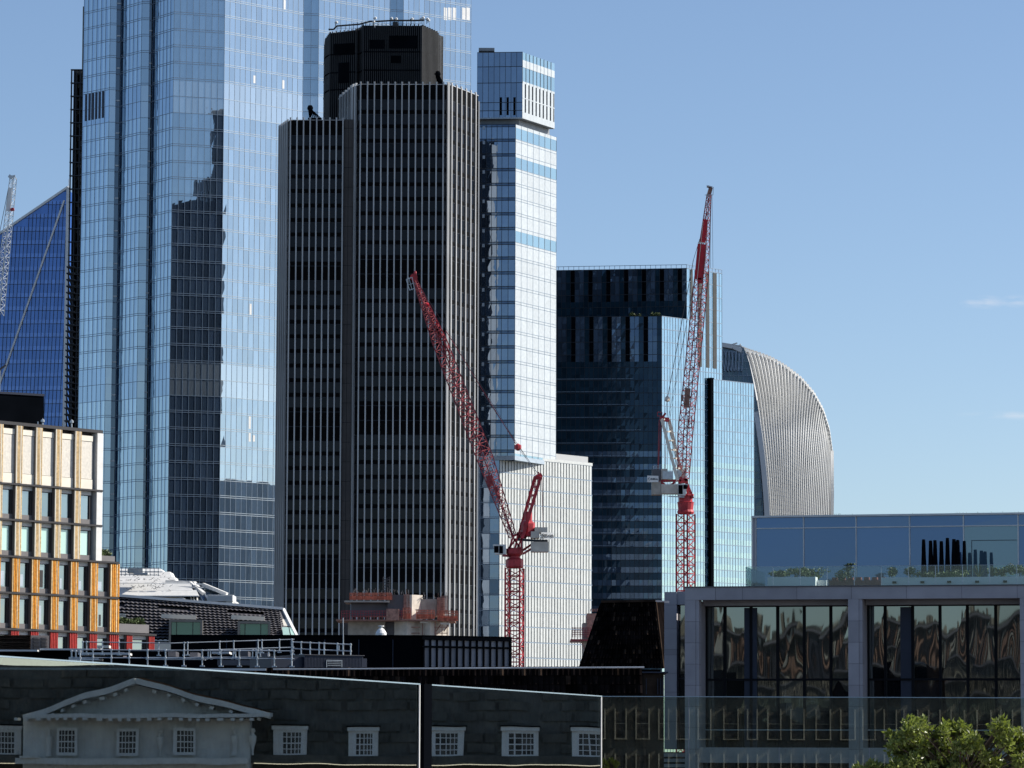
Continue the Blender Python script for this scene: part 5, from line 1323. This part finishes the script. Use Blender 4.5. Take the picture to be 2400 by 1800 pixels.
# ================================================================ grey stone framed building (right)
def stone_frame():
    AN = -12.5; Y = 130.0
    T = thing('stone_framed_building', 'grey stone framed building with tall dark wavy glazing, right foreground', 'office block', P(2000, 1900, Y))
    c = XY(1605, 1500, Y); l = walk(c, 1500, 1500, 180+AN); r = walk(c, 2560, 1500, AN)
    F = Fr(c, r); G = F.off(-.55)
    s = lambda x, y=1500: F.s(x, y); z = lambda y: F.z(1800, y+.0)
    zT, zB, zL1, zL0 = z(1376), z(1405), z(1752), z(1788)
    def part(name, u0, u1, z0, z1, d0, d1, m='gstone', fr=F):
        mb = MB(); mb.fbox(fr, u0, u1, z0, z1, d0, d1); return mb.build(name, M[m], T)
    # top beam in blocks
    bl = [0, s(1677), s(1740), s(1868), s(1996), s(2125), s(2255), s(2385), F.L]
    mb = MB(); jt = MB()
    for a, b in zip(bl, bl[1:]):
        mb.fbox(F, a+.006, b-.006, zB, zT, -.6, 0); jt.fbox(F, b-.006, b+.006, zB, zT, -.5, -.01)
    o = mb.build('top_beam', M['gstone'], T); jt.build('beam_joint', M['joint'], o)
    part('coping', -.02, F.L, zT, zT+.035, -1.2, .04, 'greyp')
    for u0_, u1_ in ((s(1605), s(1638)), (s(1988), s(2021)), (s(2391), s(2424))): part('jamb', u0_+.02, u1_-.02, z(1860), zB-.01, -1.7, -.56, 'gstone')
    piers = [(s(1605), s(1638)), (s(1988), s(2021)), (s(2391), s(2424))]
    ys = [1405,1456,1506,1556,1606,1656,1706,1756,1806,1856]
    for u0, u1 in piers:
        mb = MB(); jt = MB()
        for ya, yb in zip(ys, ys[1:]): mb.fbox(F, u0, u1-.115, z(yb)+.005, z(ya)-.005, -.55, -.004); mb.fbox(F, u1-.108, u1, z(yb)+.005, z(ya)-.005, -.55, -.03)
        jt.fbox(F, u0+.01, u1-.01, z(1856), zB, -.5, -.04)
        o = mb.build('pier', M['gstone'], T); jt.build('pier_joint', M['joint'], o)
    for (a, b) in ((piers[0][1], piers[1][0]), (piers[1][1], piers[2][0])):
        part('lower_beam', a, b, zL0, zL1, -.5, -.02); part('soffit', a, b, zB, zB+.05, -1.6, -.6, 'greyp'); part('inner_beam', a, b, z(1416), zB+.02, -1.5, -.9)
    part('lower_beam', piers[2][1], F.L, zL0, zL1, -.5, -.02)
    # glazing, one pane at a time
    gd = -1.55
    vb = [[1638,1682,1744,1807,1870,1933,1990],[2021,2062,2127,2192,2257,2324,2394]]
    for bi, xs in enumerate(vb):
        for i in range(len(xs)-1):
            a, b = s(xs[i]), s(xs[i+1])
            for (y0, y1) in ((1590,1414),(1752,1590)):
                mb = MB(); r = random.random()
                q = [F.p(a, z(y0), gd+jit(.004)), F.p(b, z(y0), gd+jit(.004)), F.p(b, z(y1), gd+jit(.004)), F.p(a, z(y1), gd+jit(.004))]
                mb.face(q, 0, None, r); mb.build('window_pane', M['rwin'], T)
        mb = MB()
        for x in xs: mb.fbox(F, s(x)-.045, s(x)+.045, zL1, zB, gd-.05, gd+.10)
        mb.fbox(F, s(xs[0]), s(xs[-1]), z(1593), z(1588), gd-.05, gd+.11); mb.fbox(F, s(xs[0]), s(xs[-1]), z(1418), z(1413), gd-.05, gd+.09)
        mb.build('glazing_frame', M['bframe'], T)
        mb = MB(); mb.fbox(F, s(xs[0])+.02, s(xs[-1])-.02, z(1711), z(1709), gd+.5, gd+.52); mb.build('inner_handrail', M['steel'], T)
    mb = MB(); mb.fbox(F, s(1728), s(1758), z(1752), z(1420), gd+.02, gd+.06); mb.build('dark_column', M['navy'], T)
    mb = MB(); mb.fbox(F, s(2098), s(2124), z(1752), z(1420), gd+.02, gd+.05); mb.build('dark_column', M['navy'], T)
    # ground below
    mb = MB(); mb.fbox(F, 0, F.L, 0, z(1860), -8, -.6); mb.fbox(F, 0, F.L, z(1860), zL0, -1.5, -.9, 1); mb.build('lower_wall', [M['greyp'], M['rwin']], T)
    mb = MB(); mb.fbox(F, .3, F.L-.1, z(1860), zT-.1, -9, -1.9); mb.build('interior', M['black'], T)
    # far left return with its own pier, glass slot and louvres
    c2 = XY(1557, 1500, Y+3.2); F2 = Fr(c2, walk(c2, 1612, 1500, AN)); s2 = lambda x: F2.s(x, 1500); z2 = lambda y: F2.z(1575, y)
    mb = MB(); jt = MB(); ys = [1387,1418,1474,1522,1535,1578,1622,1640,1690,1756]
    for ya, yb in zip(ys, ys[1:]): mb.fbox(F2, 0, s2(1586), z2(yb)+.004, z2(ya)-.004, -1.5, 0)
    mb.fbox(F2, s2(1586), s2(1612), z2(1417), z2(1386), -1.5, -.05); jt.fbox(F2, .01, s2(1585), z2(1756), z2(1388), -1.4, -.02)
    o = mb.build('rear_pier', M['gstone'], T); jt.build('pier_joint', M['joint'], o)
    mb = MB(); mb.fbox(F2, s2(1586), s2(1610), z2(1756), z2(1417), -.6, -.4); mb.build('slot_glass', M['rwin'], T)
    mb = MB(); mb.fbox(F2, s2(1586), s2(1610), z2(1592), z2(1588), -.4, -.3); mb.build('slot_frame', M['fdark'], T)
    q = c2 - F2.t*.5; F3 = Fr(XY(1530, 1780, Y+2.6), XY(1606, 1780, Y+2.2)); mb = MB()
    for i in range(8): mb.fbox(F3, 0, F3.L, P(0,1768+i*12.5,Y+2.4).z, P(0,1760+i*12.5,Y+2.4).z, -.3, 0)
    mb.build('louvre_screen', M['gstone'], T)
    mb = MB(); mb.fbox(F3, 0, F3.L, 0, P(0,1757,Y+2.4).z, -3, -.35); mb.build('rear_wall', M['black'], T)
    return F, s, z, zT
SF = stone_frame()

def penthouse():
    Y = 137.0; AN = -14.5
    T = thing('glass_penthouse', 'blue glazed penthouse with thin white frames on top of the stone framed building', 'roof structure', P(2000, 1376, Y))
    c = XY(1770, 1300, Y); r = walk(c, 2560, 1300, AN); F = Fr(c, r); s = lambda x: F.s(x, 1300); z = lambda y: F.z(1770, y)
    zt, zm, z0 = z(1214), z(1239), SF[3]+.0
    xs = [1772,1884,2007,2132.5,2259,2387,2520]
    for a, b in zip(xs, xs[1:]):
        for y0, y1 in ((None, zm),(zm, zt)):
            m = MB(); r0 = random.random(); m.face([F.p(s(a),z0 if y0 is None else y0,jit(.002)), F.p(s(b),z0 if y0 is None else y0,jit(.002)), F.p(s(b),y1,jit(.002)), F.p(s(a),y1,jit(.002))], 0, None, r0)
            m.build('window_pane', M['bluegl'] if (a == 2259 and y0 is None) else M['blueg'], T)
    m = MB()
    for x in xs: m.fbox(F, s(x)-.02, s(x)+.02, z0, zt, 0, .05)
    m.fbox(F, s(xs[0]), s(xs[-1]), zm-.018, zm+.018, .0, .055); m.build('window_frame', M['offwhite'], T)
    m = MB(); m.fbox(F, -.12, s(xs[-1]), zt, zt+.07, -6, .12); m.build('roof_edge', M['offwhite'], T)
    m = MB(); m.fbox(F, -.10, .02, z0, zt, -5, .06); m.build('corner_post', M['gstone'], T)
    m = MB(); m.fbox(F, 0, s(xs[-1]), z0, zt-.05, -6, -.2); m.build('interior', M['navy'], T)
    m = MB(); u0, u1 = s(2277), s(2384); zz = z(1272)
    m.fbox(F, u0, u0+.02, z0, zz, .0, .02); m.fbox(F, u0, u1, zz-.02, zz, .0, .021); m.build('door_frame', M['navy'], T)
    w = MB(); rs = random.Random(4)
    for i in range(70):
        u = rs.choice([rs.uniform(s(1930), s(2010)), rs.uniform(s(2220), s(2400)), rs.uniform(s(2100),s(2500))]); h = rs.uniform(.03,.14)
        w.beam(F.p(u, zt+.06, -1), F.p(u+rs.uniform(-.06,.06), zt+.06+h, -1), .008)
    tag(w.build('roof_grass', M['leafd'], loc=F.p(3, zt+.06, -1)), 'sparse dry grasses along the roof edge of the blue penthouse', 'grass', kind='stuff')
    return F, s, z
PH = penthouse()

def terrace():
    Y = 131.6; c = XY(1748, 1350, Y); r = walk(c, 2560, 1350, -13); F = Fr(c, r); s = lambda x: F.s(x, 1350); z = lambda y: F.z(1748, y)
    z0 = SF[3]+.04; zt = z(1329)
    T = thing('glass_balustrade', 'greenish glass balustrade around the planted roof terrace, below the blue penthouse', 'balustrade', F.p(0, z0))
    gm, _, _ = clear('terrace_glass', (.82,.90,.90), .03)
    n = 11; us = [s(1748+ (i*63.5)) for i in range(n+1)]
    for a, b in zip(us, us[1:]):
        m = MB(); m.fbox(F, a+.01, b-.01, z0, zt, -.02, 0); m.build('glass_panel', gm, T)
    m = MB(); m.hexa([F.p(0,z0,0),F.p(.02,z0,0),F.p(.02,z0,-4),F.p(0,z0,-4),F.p(0,zt,0),F.p(.02,zt,0),F.p(.02,zt,-4),F.p(0,zt,-4)]); 
    m.build('end_panel', gm, T)
    m = MB(); m.fbox(F, 0, F.L, zt, zt+.012, -.03, .01); 
    for u in us: m.fbox(F, u-.008, u+.008, z0, zt, -.03, .01)
    m.build('edge_trim', M['pale'], T)
    # planters and plants
    def pl(x0, x1, yt, d, label, m='white'):
        mb = MB(); mb.fbox(F, s(x0), s(x1), z0, z(yt), -d-.5, -d); tag(mb.build('planter', M[m], loc=F.p(s(x0), z0, -d)), label, 'planter', 'white planters on the roof terrace')
    pl(1789, 1902, 1350, .9, 'white planter box nearest the left end of the terrace'); pl(1902, 1925, 1357, 1.2, 'low white box beside the left terrace planter'); pl(2057, 2540, 1353, .9, 'long white planter with dark fixings, right half of the terrace')
    mb = MB()
    for x in (2084,2150,2213,2279,2345,2410): mb.fbox(F, s(x), s(x+9), z(1367), z(1362), -.89, -.84)
    tag(mb.build('planter_light', M['black'], loc=F.p(s(2084), z(1367), -.86)), 'row of small black fixtures on the long white planter', 'fixture')
    def bush(x, w, yb, yt, d, n, label, kind=0):
        t = thing('terrace_shrub', label, 'plant', F.p(s(x), z(yb), -d), 'plants on the roof terrace'); k = Y/FPX
        mb = MB(); c_ = F.p(s(x), (z(yb)+z(yt))/2, -d)
        if kind == 0:
            for _ in range(max(3,int(w/8))): leafmass(mb, c_+Vector((random.uniform(-w/2,w/2)*k*.8, random.uniform(-.2,.2), random.uniform(-.05,.12))), w*k*.22+.06, .15, (z(yt)-z(yb))*.42, n, .045)
        elif kind == 1:   # flat fan shaped crown on a thin stem
            for i in range(5): leafmass(mb, F.p(s(x)+random.uniform(-.12,.14), z(yt)-.05-.07*i*.6, -d), .16, .12, .025, 60, .05)
        else:
            for i in range(26):
                a = random.uniform(.2, 2.9); p0 = F.p(s(x), z(yb), -d); p1 = p0+Vector((math.cos(a)*.28, random.uniform(-.1,.1), math.sin(a)*(z(yt)-z(yb)))); mb.beam(p0, p1, .014, .006)
        mb.build('foliage', M['leafd'], t); st = MB(); st.tube(F.p(s(x), z(yb)-.02, -d), F.p(s(x)+.02, z(yt)-.08, -d), .014, .008, 5); st.build('stem', M['soil'], t)
    bush(1825, 60, 1350, 1334, 1.1, 110, 'low bushy plants behind the left white planter'); bush(1890, 90, 1352, 1331, 1.6, 110, 'wider dark bushes right of the left planter')
    bush(1970, 30, 1352, 1314, 1.9, 90, 'small wind-blown tree with flat fan crown above the terrace glass', 1); bush(1968, 44, 1360, 1334, 1.8, 90, 'dark bush under the flat crowned tree')
    bush(2080, 34, 1354, 1330, 1.1, 90, 'rounded bush at the left of the long planter'); bush(2125, 22, 1354, 1332, 1.1, 90, 'small bush left of the closed parasols')
    bush(2190, 130, 1356, 1340, 1.1, 70, 'low trailing plants beneath the closed parasols'); bush(2286, 26, 1354, 1322, 1.1, 0, 'spiky palm-like plant on the long planter', 2)
    bush(2318, 26, 1354, 1333, 1.1, 80, 'small bush right of the spiky plant'); bush(2345, 36, 1354, 1325, 1.1, 100, 'taller leafy bush near the right edge of the terrace'); bush(2382, 40, 1354, 1330, 1.1, 100, 'leafy bush at the right edge of the terrace')
    mb = MB(); mb.fbox(F, s(1925), s(2060), z0, z(1356), -2.4, -1.9); 
    for i in range(7): mb.fbox(F, s(1930+i*19), s(1942+i*19), z(1356), z(1348), -2.3, -2.0)
    tag(mb.build('outdoor_sofa', M['redt2'], loc=F.p(s(1925), z0, -2)), 'dull red low seating behind the terrace glass, between the planters', 'sofa')
    lab = ['leftmost of the eight closed black parasols', 'second closed black parasol from the left', 'third closed black parasol from the left', 'shortest closed black parasol, fourth from the left', 'tallest closed black parasol, fifth from the left', 'sixth closed black parasol from the left', 'seventh closed black parasol from the left', 'rightmost of the eight closed black parasols']
    k = Y/FPX; proto = None
    for (x, yt, w), la in zip(((2152,1262,9),(2168.5,1265,9),(2179,1264,9),(2194,1266.5,9),(2208.5,1259,9),(2224,1262,10),(2233,1264,9),(2248.5,1266.5,8)), lab):
        b = F.p(s(x), z0, -1.6); t = thing('closed_parasol', la, 'parasol', b, 'closed black parasols')
        zz = z(yt); h = zz-b.z; m = MB(); rr = w*k/2
        m.lathe(b, [(rr*1.55,h*.22),(rr*1.4,h*.45),(rr*1.15,h*.7),(rr*.95,h*.95),(rr*.85,h),(0,h*1.005)], 9); m.build('folded_canopy', M['black'], t)
        m = MB(); m.tube(b, b+Vector((0,0,h*.25)), .02, n=6); m.tube(b, b+Vector((0,0,.03)), .14, n=10); m.build('pole', M['greyp'], t)
M['redt2'] = mat('dull_red_fabric', (.16,.05,.05), .9)
terrace()

# ================================================================ near glass balustrade
GA = P(0, 1540, 30.0); GZ = GA.z
def atZ(px, py, Z):
    d = ray(px, py); t = (Z-HC)/d.z; return Vector((d.x*t, d.y*t, Z))
GB = atZ(1410, 1633, GZ)
GF = Fr(GA.xy + (GA.xy-GB.xy)*.06, GB.xy)
def balustrade():
    gm, t_, gl = clear('oblique_balustrade_glass', (.60,.68,.66), .16)
    tc = N(t_, 'ShaderNodeTexCoord'); no = N(t_, 'ShaderNodeTexNoise'); no.inputs['Scale'].default_value = 1.1; no.inputs['Detail'].default_value = 0
    bp = N(t_, 'ShaderNodeBump'); bp.inputs['Distance'].default_value = .0006
    t_.links.new(tc.outputs['Object'], no.inputs['Vector']); t_.links.new(no.outputs[0], bp.inputs['Height']); t_.links.new(bp.outputs[0], gl.inputs['Normal'])
    T = thing('terrace_balustrade', 'large glass terrace balustrade across the foreground, reflecting a white pediment', 'balustrade', GF.p(GF.L, GZ-1.5))
    zb = GZ-1.5
    u1, u2 = GF.s(983, 1700), GF.s(1005, 1700)
    for a, b in ((0, u1), (u2, GF.L-.01)):
        m = MB(); m.fbox(GF, a, b, zb, GZ, -.012, 0); g = m.build('glass_panel', gm, T)
        e = MB(); e.fbox(GF, a, b, GZ, GZ+.012, -.022, .01); e.fbox(GF, b-.02, b, zb, GZ, .0, .008, 1); e.build('edge_trim', [M['edge'], M['offwhite']], g)
    m = MB(); m.fbox(GF, u1+.03, u2-.02, zb, GZ+.01, -.10, .04); m.build('post', M['black'], T)
    m = MB(); m.prism([Vector((-8,22)), Vector((8,22)), Vector((8,44)), GF.B+Vector((0,1.5)), GF.B+Vector((-1,1.5)), GF.A+Vector((-4,0))], 0, zb-.02)
    tag(m.build('terrace_building', M['gstone'], loc=(0, 40, 0)), 'stone terrace building below the foreground glass balustrade', 'building')
def straight_balustrade():
    gm2, _, _ = clear('facing_balustrade_glass', (.80,.89,.84), .14); Y = 79.0
    a, b = P(1403, 1633, Y), P(2460, 1636.5, Y); F = Fr(a.xy, b.xy); zt = a.z; zb = P(1800, 1806, Y).z
    T = thing('straight_balustrade', 'straight greenish glass balustrade in front of the stone framed building', 'balustrade', F.p(0, zb))
    n = 5
    for i in range(n):
        m = MB(); m.fbox(F, F.L*i/n+.006, F.L*(i+1)/n-.006, zb, zt, -.015, 0); m.build('glass_panel', gm2, T)
    e = MB(); e.fbox(F, 0, F.L, zt, zt+.016, -.03, .012); e.build('top_rail', M['edge'], T)
    w = MB(); w.fbox(F, 0, F.L, 0, zb-.01, -2, .3); tag(w.build('parapet_wall', M['gstone'], loc=F.p(1, 0)), 'stone parapet carrying the straight glass balustrade, below the picture', 'wall')
M['rearb'] = mat('weathered_brick', (.15,.14,.12), .9, 0, .5, .5)
M['stonew'] = mat('beige_stone', (.42,.38,.31), .85, 0, .35, .8)
M['edge'] = mat('polished_glass_edge', (.32,.42,.48), .25, .4)
balustrade(); straight_balustrade()

# ================================================================ Georgian house standing to the right, seen mirrored in the balustrade
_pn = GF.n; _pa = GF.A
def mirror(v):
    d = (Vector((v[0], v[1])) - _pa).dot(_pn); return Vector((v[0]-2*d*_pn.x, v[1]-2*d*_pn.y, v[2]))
def georgian():
    Yv = 185.0
    q = lambda x, y, d=0: P(x, y, Yv+d)
    base = mirror(q(500, 1800)); base.z = 0
    T = thing('georgian_house', 'pale painted house with pediment and white dormers, mirrored in the foreground glass', 'house', base)
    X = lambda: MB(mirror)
    m = X(); m.box(q(-400,0).x, q(1700,0).x, Yv+1, Yv+9, 0, q(0,1790).z); m.build('wall', M['brick'], T)
    # mansard
    m = X(); a, b = q(-400,1788), q(1700,1788); c, d = q(1700,1560,1.2), q(-400,1560,1.2); m.face([a,b,c,d]); m.face([d,c,c+Vector((0,8,0)),d+Vector((0,8,0))])
    m.build('roof', M['brick'], T)
    m = X(); rs = random.Random(2)
    for k in range(9):
        for i in range(30):
            x = -400+i*70+35*(k % 2); y = 1788-k*25; t = k/9
            if rs.random() < .8: m.box(q(x+2,0).x, q(x+rs.uniform(50,68),0).x, Yv+1.2*t-.12, Yv+1.2*t+.2, q(0,y-2).z, q(0,y-22).z)
    m.build('roof_course', M['brick2'], T)
    m = X(); m.box(q(-400,0).x, q(1700,0).x, Yv-.5, Yv+1.2, q(0,1788).z, q(0,1768).z); m.build('parapet', M['brick2'], T)
    # pedimented bay
    m = X(); m.box(q(92,0).x, q(605,0).x, Yv-1.3, Yv+2, 0, q(0,1683).z); m.build('bay_wall', M['gpaint'], T)
    p0, p1, p2 = q(62,1682,-2), q(640,1680,-2), q(322,1597,-2)
    m = X(); m.face([q(92,1680,-1.3), q(605,1678,-1.3), q(322,1606,-1.3)]); m.build('tympanum', M['gpaint'], T)
    m = X(); m.beam(p0, p2, 1.6, .26); m.beam(p2, p1, 1.6, .26); m.beam(q(62,1679,-2), q(642,1677,-2), 1.8, .18)
    for i in range(24): x = 80+i*23; m.box(q(x,0).x, q(x+9,0).x, Yv-2.9, Yv-1.7, q(0,1689).z, q(0,1683).z)
    for i in range(1,9):
        t = i/9; a = p0.lerp(p2, t)+Vector((0,0,-.28)); m.beam(a, a+Vector((.16,0,.06)), 1.2, .14); a = p1.lerp(p2, t)+Vector((0,0,-.28)); m.beam(a, a+Vector((.16,0,-.06)), 1.2, .14)
    m.build('cornice', M['gpaint'], T)
    m = X(); r0 = Vector((0,7,.3)); m.face([p0+Vector((0,0,.16)), p2+Vector((0,0,.16)), p2+r0, p0+r0]); m.face([p2+Vector((0,0,.16)), p1+Vector((0,0,.16)), p1+r0, p2+r0]); m.build('pediment_roof', M['slateb'], T)
    m = X(); m.box(q(78,0).x, q(605,0).x, Yv-2.1, Yv-1.5, q(0,1790).z, q(0,1776).z); m.box(q(90,0).x, q(130,0).x, Yv-2.3, Yv-1.5, q(0,1776).z, q(0,1771).z); m.build('string_course', M['gpaint'], T)
    def window(x0, x1, y0, y1, d, dorm=False):
        w_ = X(); w_.box(q(x0,0).x, q(x1,0).x, Yv+d-.02, Yv+d+.05, q(0,y0).z, q(0,y1).z); wo = w_.build('window', M['gwin'], T)
        f = X(); fr = .07
        for xx in (x0, x1): X_ = q(xx,0).x; f.box(X_-fr, X_+fr, Yv+d-.12, Yv+d+.0, q(0,y0+2).z, q(0,y1-2).z)
        for yy in (y0, y1): f.box(q(x0,0).x, q(x1,0).x, Yv+d-.13, Yv+d, q(0,yy).z-fr, q(0,yy).z+fr)
        for t in (.22,.40,.58,.78): X_ = q(x0+(x1-x0)*t,0).x; f.box(X_-.02, X_+.02, Yv+d-.08, Yv+d, q(0,y0).z, q(0,y1).z)
        for t in (.25,.5,.75): Z_ = q(0,y0+(y1-y0)*t).z; f.box(q(x0,0).x, q(x1,0).x, Yv+d-.09, Yv+d, Z_-.02-.02*(t==.5), Z_+.02)
        f.build('window_frame', M['white'], wo)
        if dorm:
            e = X(); e.box(q(x0-14,0).x, q(x0-1,0).x, Yv+d-.1, Yv+4, q(0,y0+3).z, q(0,y1-4).z); e.box(q(x1+1,0).x, q(x1+14,0).x, Yv+d-.1, Yv+4, q(0,y0+3).z, q(0,y1-4).z)
            e.box(q(x0-17,0).x, q(x1+17,0).x, Yv+d-.25, Yv+4, q(0,y1-3).z, q(0,y1-12).z); e.build('dormer_casing', M['gpaint'], wo)
            e = X(); e.box(q(x0-19,0).x, q(x1+19,0).x, Yv+d-.3, Yv+4, q(0,y1-12).z, q(0,y1-15).z); e.build('dormer_roof', M['slate'], wo)
    for x0, x1 in ((174,221),(306,354),(436,484)): window(x0, x1, 1766, 1709, -1.7)
    for x0, x1 in ((16,68),(678,722),(848,888),(1030,1085),(1200,1257),(1360,1418),(1520,1575)): window(x0, x1, 1768, 1712, -.3, True)
    # relief figures and urns between the windows
    for x, kind in ((113,1),(276,0),(376,0),(545,1),(590,0)):
        u = X(); c = q(x, 1772, -1.45); k = Yv/FPX
        if kind == 0: u.lathe(c, [(3*k,0),(2*k,8*k),(3*k,14*k),(9*k,34*k),(10*k,44*k),(5*k,48*k),(3*k,52*k),(7*k,56*k),(5*k,62*k),(0,63*k)], 10)
        else: u.lathe(c, [(8*k,0),(6*k,12*k),(7*k,26*k),(9*k,36*k),(9*k,44*k),(3*k,50*k),(4*k,56*k),(3*k,62*k),(0,63*k)], 10)
        u.build('relief_urn' if kind == 0 else 'relief_figure', M['gpaint'], T)
M['brick2'] = mat('dark_slate_course', (.11,.105,.09), .85, 0, .3, 1.2)
M['gwin'] = mat('curtained_window', (.10,.09,.08), .6, 0, .7, 2.5)
georgian()

# ================================================================ street block behind the camera, seen only as reflections
def rear_block():
    Y = -75.0; T = thing('rear_street_block', 'dark brick block with pink stone pilasters, seen only mirrored in the windows', 'building', (10, Y, 0))
    rs = random.Random(8)
    m = MB(); m.box(-190, 60, Y-14, Y, 0, 48.0)
    for i in range(60): x = -188+i*4.1; m.box(x, x+rs.uniform(.5,2.2), Y-6, Y-2, 48, 48+rs.choice((.3,.8,1.4,1.9)))
    m.build('wall', M['rearb'], T)
    m = MB(); m.box(-190, 60, Y, Y+.5, 47.6, 47.8); m.box(-190, 60, Y, Y+.4, 44.1, 44.25); m.box(-190, 60, Y, Y+.3, 41.9, 42.0); m.build('cornice', M['gstone'], T)
    m = MB(); x = -150
    while x < 50:
        w = rs.choice((.10,.14,.22,.5)); m.box(x, x+w, Y, Y+.35, 44.3, rs.uniform(46.4,47.5), rs.choice((0,0,1,2))); x += w+rs.uniform(.15,.7)
    m.build('pilaster', [M['pinkst'], M['cream'], M['greyp']], T)
    m = MB(); x = -150
    while x < 50:
        w = rs.uniform(.5,.8)
        for z in (42.2, 39.6, 36.9, 34.2, 31.5):
            m.box(x, x+w, Y, Y+.05, z, z+1.6, 0); m.box(x-.08, x, Y, Y+.22, z-.1, z+1.7, 1); m.box(x+w, x+w+.08, Y, Y+.22, z-.1, z+1.7, 1)
            m.box(x, x+w, Y+.05, Y+.09, z+.78, z+.83, 1); m.box(x-.1, x+w+.1, Y, Y+.3, z-.16, z-.1, 1)
        x += w+rs.uniform(.5,.9)
    m.build('window_row', [M['gwin'], M['stonew']], T)
    m = MB(); m.box(-150, -110.5, Y-2, Y+1.2, 30, 44.0)
    for k in range(14): m.box(-150, -110.4, Y+1.2, Y+1.25, 30+k, 30.04+k)
    m.build('stone_wing', M['stonew'], T)
rear_block()

# ================================================================ tree, bottom right
def tree():
    Y = 27.0; k = Y/FPX; rs = random.Random(21)
    base = P(2260, 1800, Y); T = thing('tree', 'small leafy green tree in sunlight, bottom right corner', 'tree', Vector((base.x, Y, GZ-1.5)))
    q = lambda x, y, d=0: P(x, y, Y+d)
    tr = MB(); root = Vector((base.x, Y, GZ-1.55)); tr.tube(root, q(2260, 1830), .04, .03, 8)
    clumps = [(2150,1700,34),(2120,1735,38),(2170,1730,40),(2200,1712,32),(2215,1735,38),(2262,1712,36),(2285,1735,40),(2250,1745,40),(2345,1702,30),(2350,1735,36),(2375,1760,40),(2392,1745,28),(2310,1760,44),(2140,1775,44),(2190,1780,46),(2240,1785,46),(2290,1790,46),(2100,1790,36),(2070,1812,40),(2150,1820,60),(2230,1830,60),(2320,1820,60),(2390,1810,50),(2030,1825,34),(2400,1780,36),(2110,1760,22),(2088,1718,10),(2082,1716,7),(2130,1705,20),(2095,1745,26),(2060,1795,34),(2020,1812,26),(2385,1720,24),(2230,1700,16),(2345,1690,16),(2405,1760,36),(2160,1690,18)]
    lf = MB(); r2 = random.Random(5)
    clumps = [(x+r2.uniform(-r*.5,r*.5), y+r2.uniform(-r*.45,r*.5), r*r2.uniform(.38,.62)) for x, y, r in clumps for _ in range(3)] + [(x, y+8, r*.45) for x, y, r in clumps]
    for x, y, r in clumps:
        d = rs.uniform(-.22,.16) if r > 15 else 0; c = q(x, y, d); R = r*k
        tr.tube(q(2260+rs.uniform(-25,25), 1835, 0), c, .009, .003, 5, caps=False)
        n = int(r*r*.24)+6
        for _ in range(n):
            v = Vector((rs.gauss(0,1), rs.gauss(0,1), rs.gauss(0,1))).normalized()*(rs.random()**.45)*rs.uniform(.8,1.15)
            p = c+v*R; a = (v*.5+Vector((rs.gauss(0,1), rs.gauss(0,1), rs.gauss(0,1)+.3))).normalized(); b = a.cross(Vector((rs.gauss(0,1), rs.gauss(0,1), rs.gauss(0,1)))).normalized()
            s = rs.uniform(.013,.026); n_ = a.cross(b)
            lf.face([p, p+a*s*.8+b*s*.5+n_*s*.2, p+a*s*1.8, p+a*s*.8-b*s*.5+n_*s*.2], 0, None, rs.random())
    tr.build('trunk', M['soil'], T); lf.build('crown', M['leaf'], T)
def leafmat():
    m = mat('tree_leaf', (.18,.21,.055), .4, 0, .25, 4, spec=.35, rvar=.55)
    t = m.node_tree; b = t.nodes['Principled BSDF']; o = [n for n in t.nodes if n.type == 'OUTPUT_MATERIAL'][0]
    tl = N(t, 'ShaderNodeBsdfTranslucent'); tl.inputs[0].default_value = (.24,.30,.04,1); mx = N(t, 'ShaderNodeMixShader'); mx.inputs[0].default_value = .35
    t.links.new(b.outputs[0], mx.inputs[1]); t.links.new(tl.outputs[0], mx.inputs[2]); t.links.new(mx.outputs[0], o.inputs[0]); return m
M['leaf'] = leafmat()
tree()
# planting on the terrace step of the stepped glass block
def step_plants():
    l, c, zt, u, ul = DB; F = Fr(l, c)
    for x, w, lab in ((1490,26,'taller tuft of plants on the step of the dark-fronted glass block'),(1535,22,'smaller plants nearer the corner of the step of the dark-fronted block')):
        T = thing('terrace_shrub', lab, 'plant', F.p(F.s(x,745), zt, -1)); m = MB()
        for _ in range(5): leafmass(m, F.p(F.s(x,745)+random.uniform(-1,1)*w*.045, zt+random.uniform(.2,.7), -.6), .7, .5, .6, 60, .22)
        m.build('foliage', M['leafd'], T); s = MB(); s.tube(F.p(F.s(x,745), zt-.2, -.6), F.p(F.s(x,745), zt+.8, -.6), .06, n=5); s.build('stem', M['soil'], T)
step_plants()
S.render.film_transparent = False
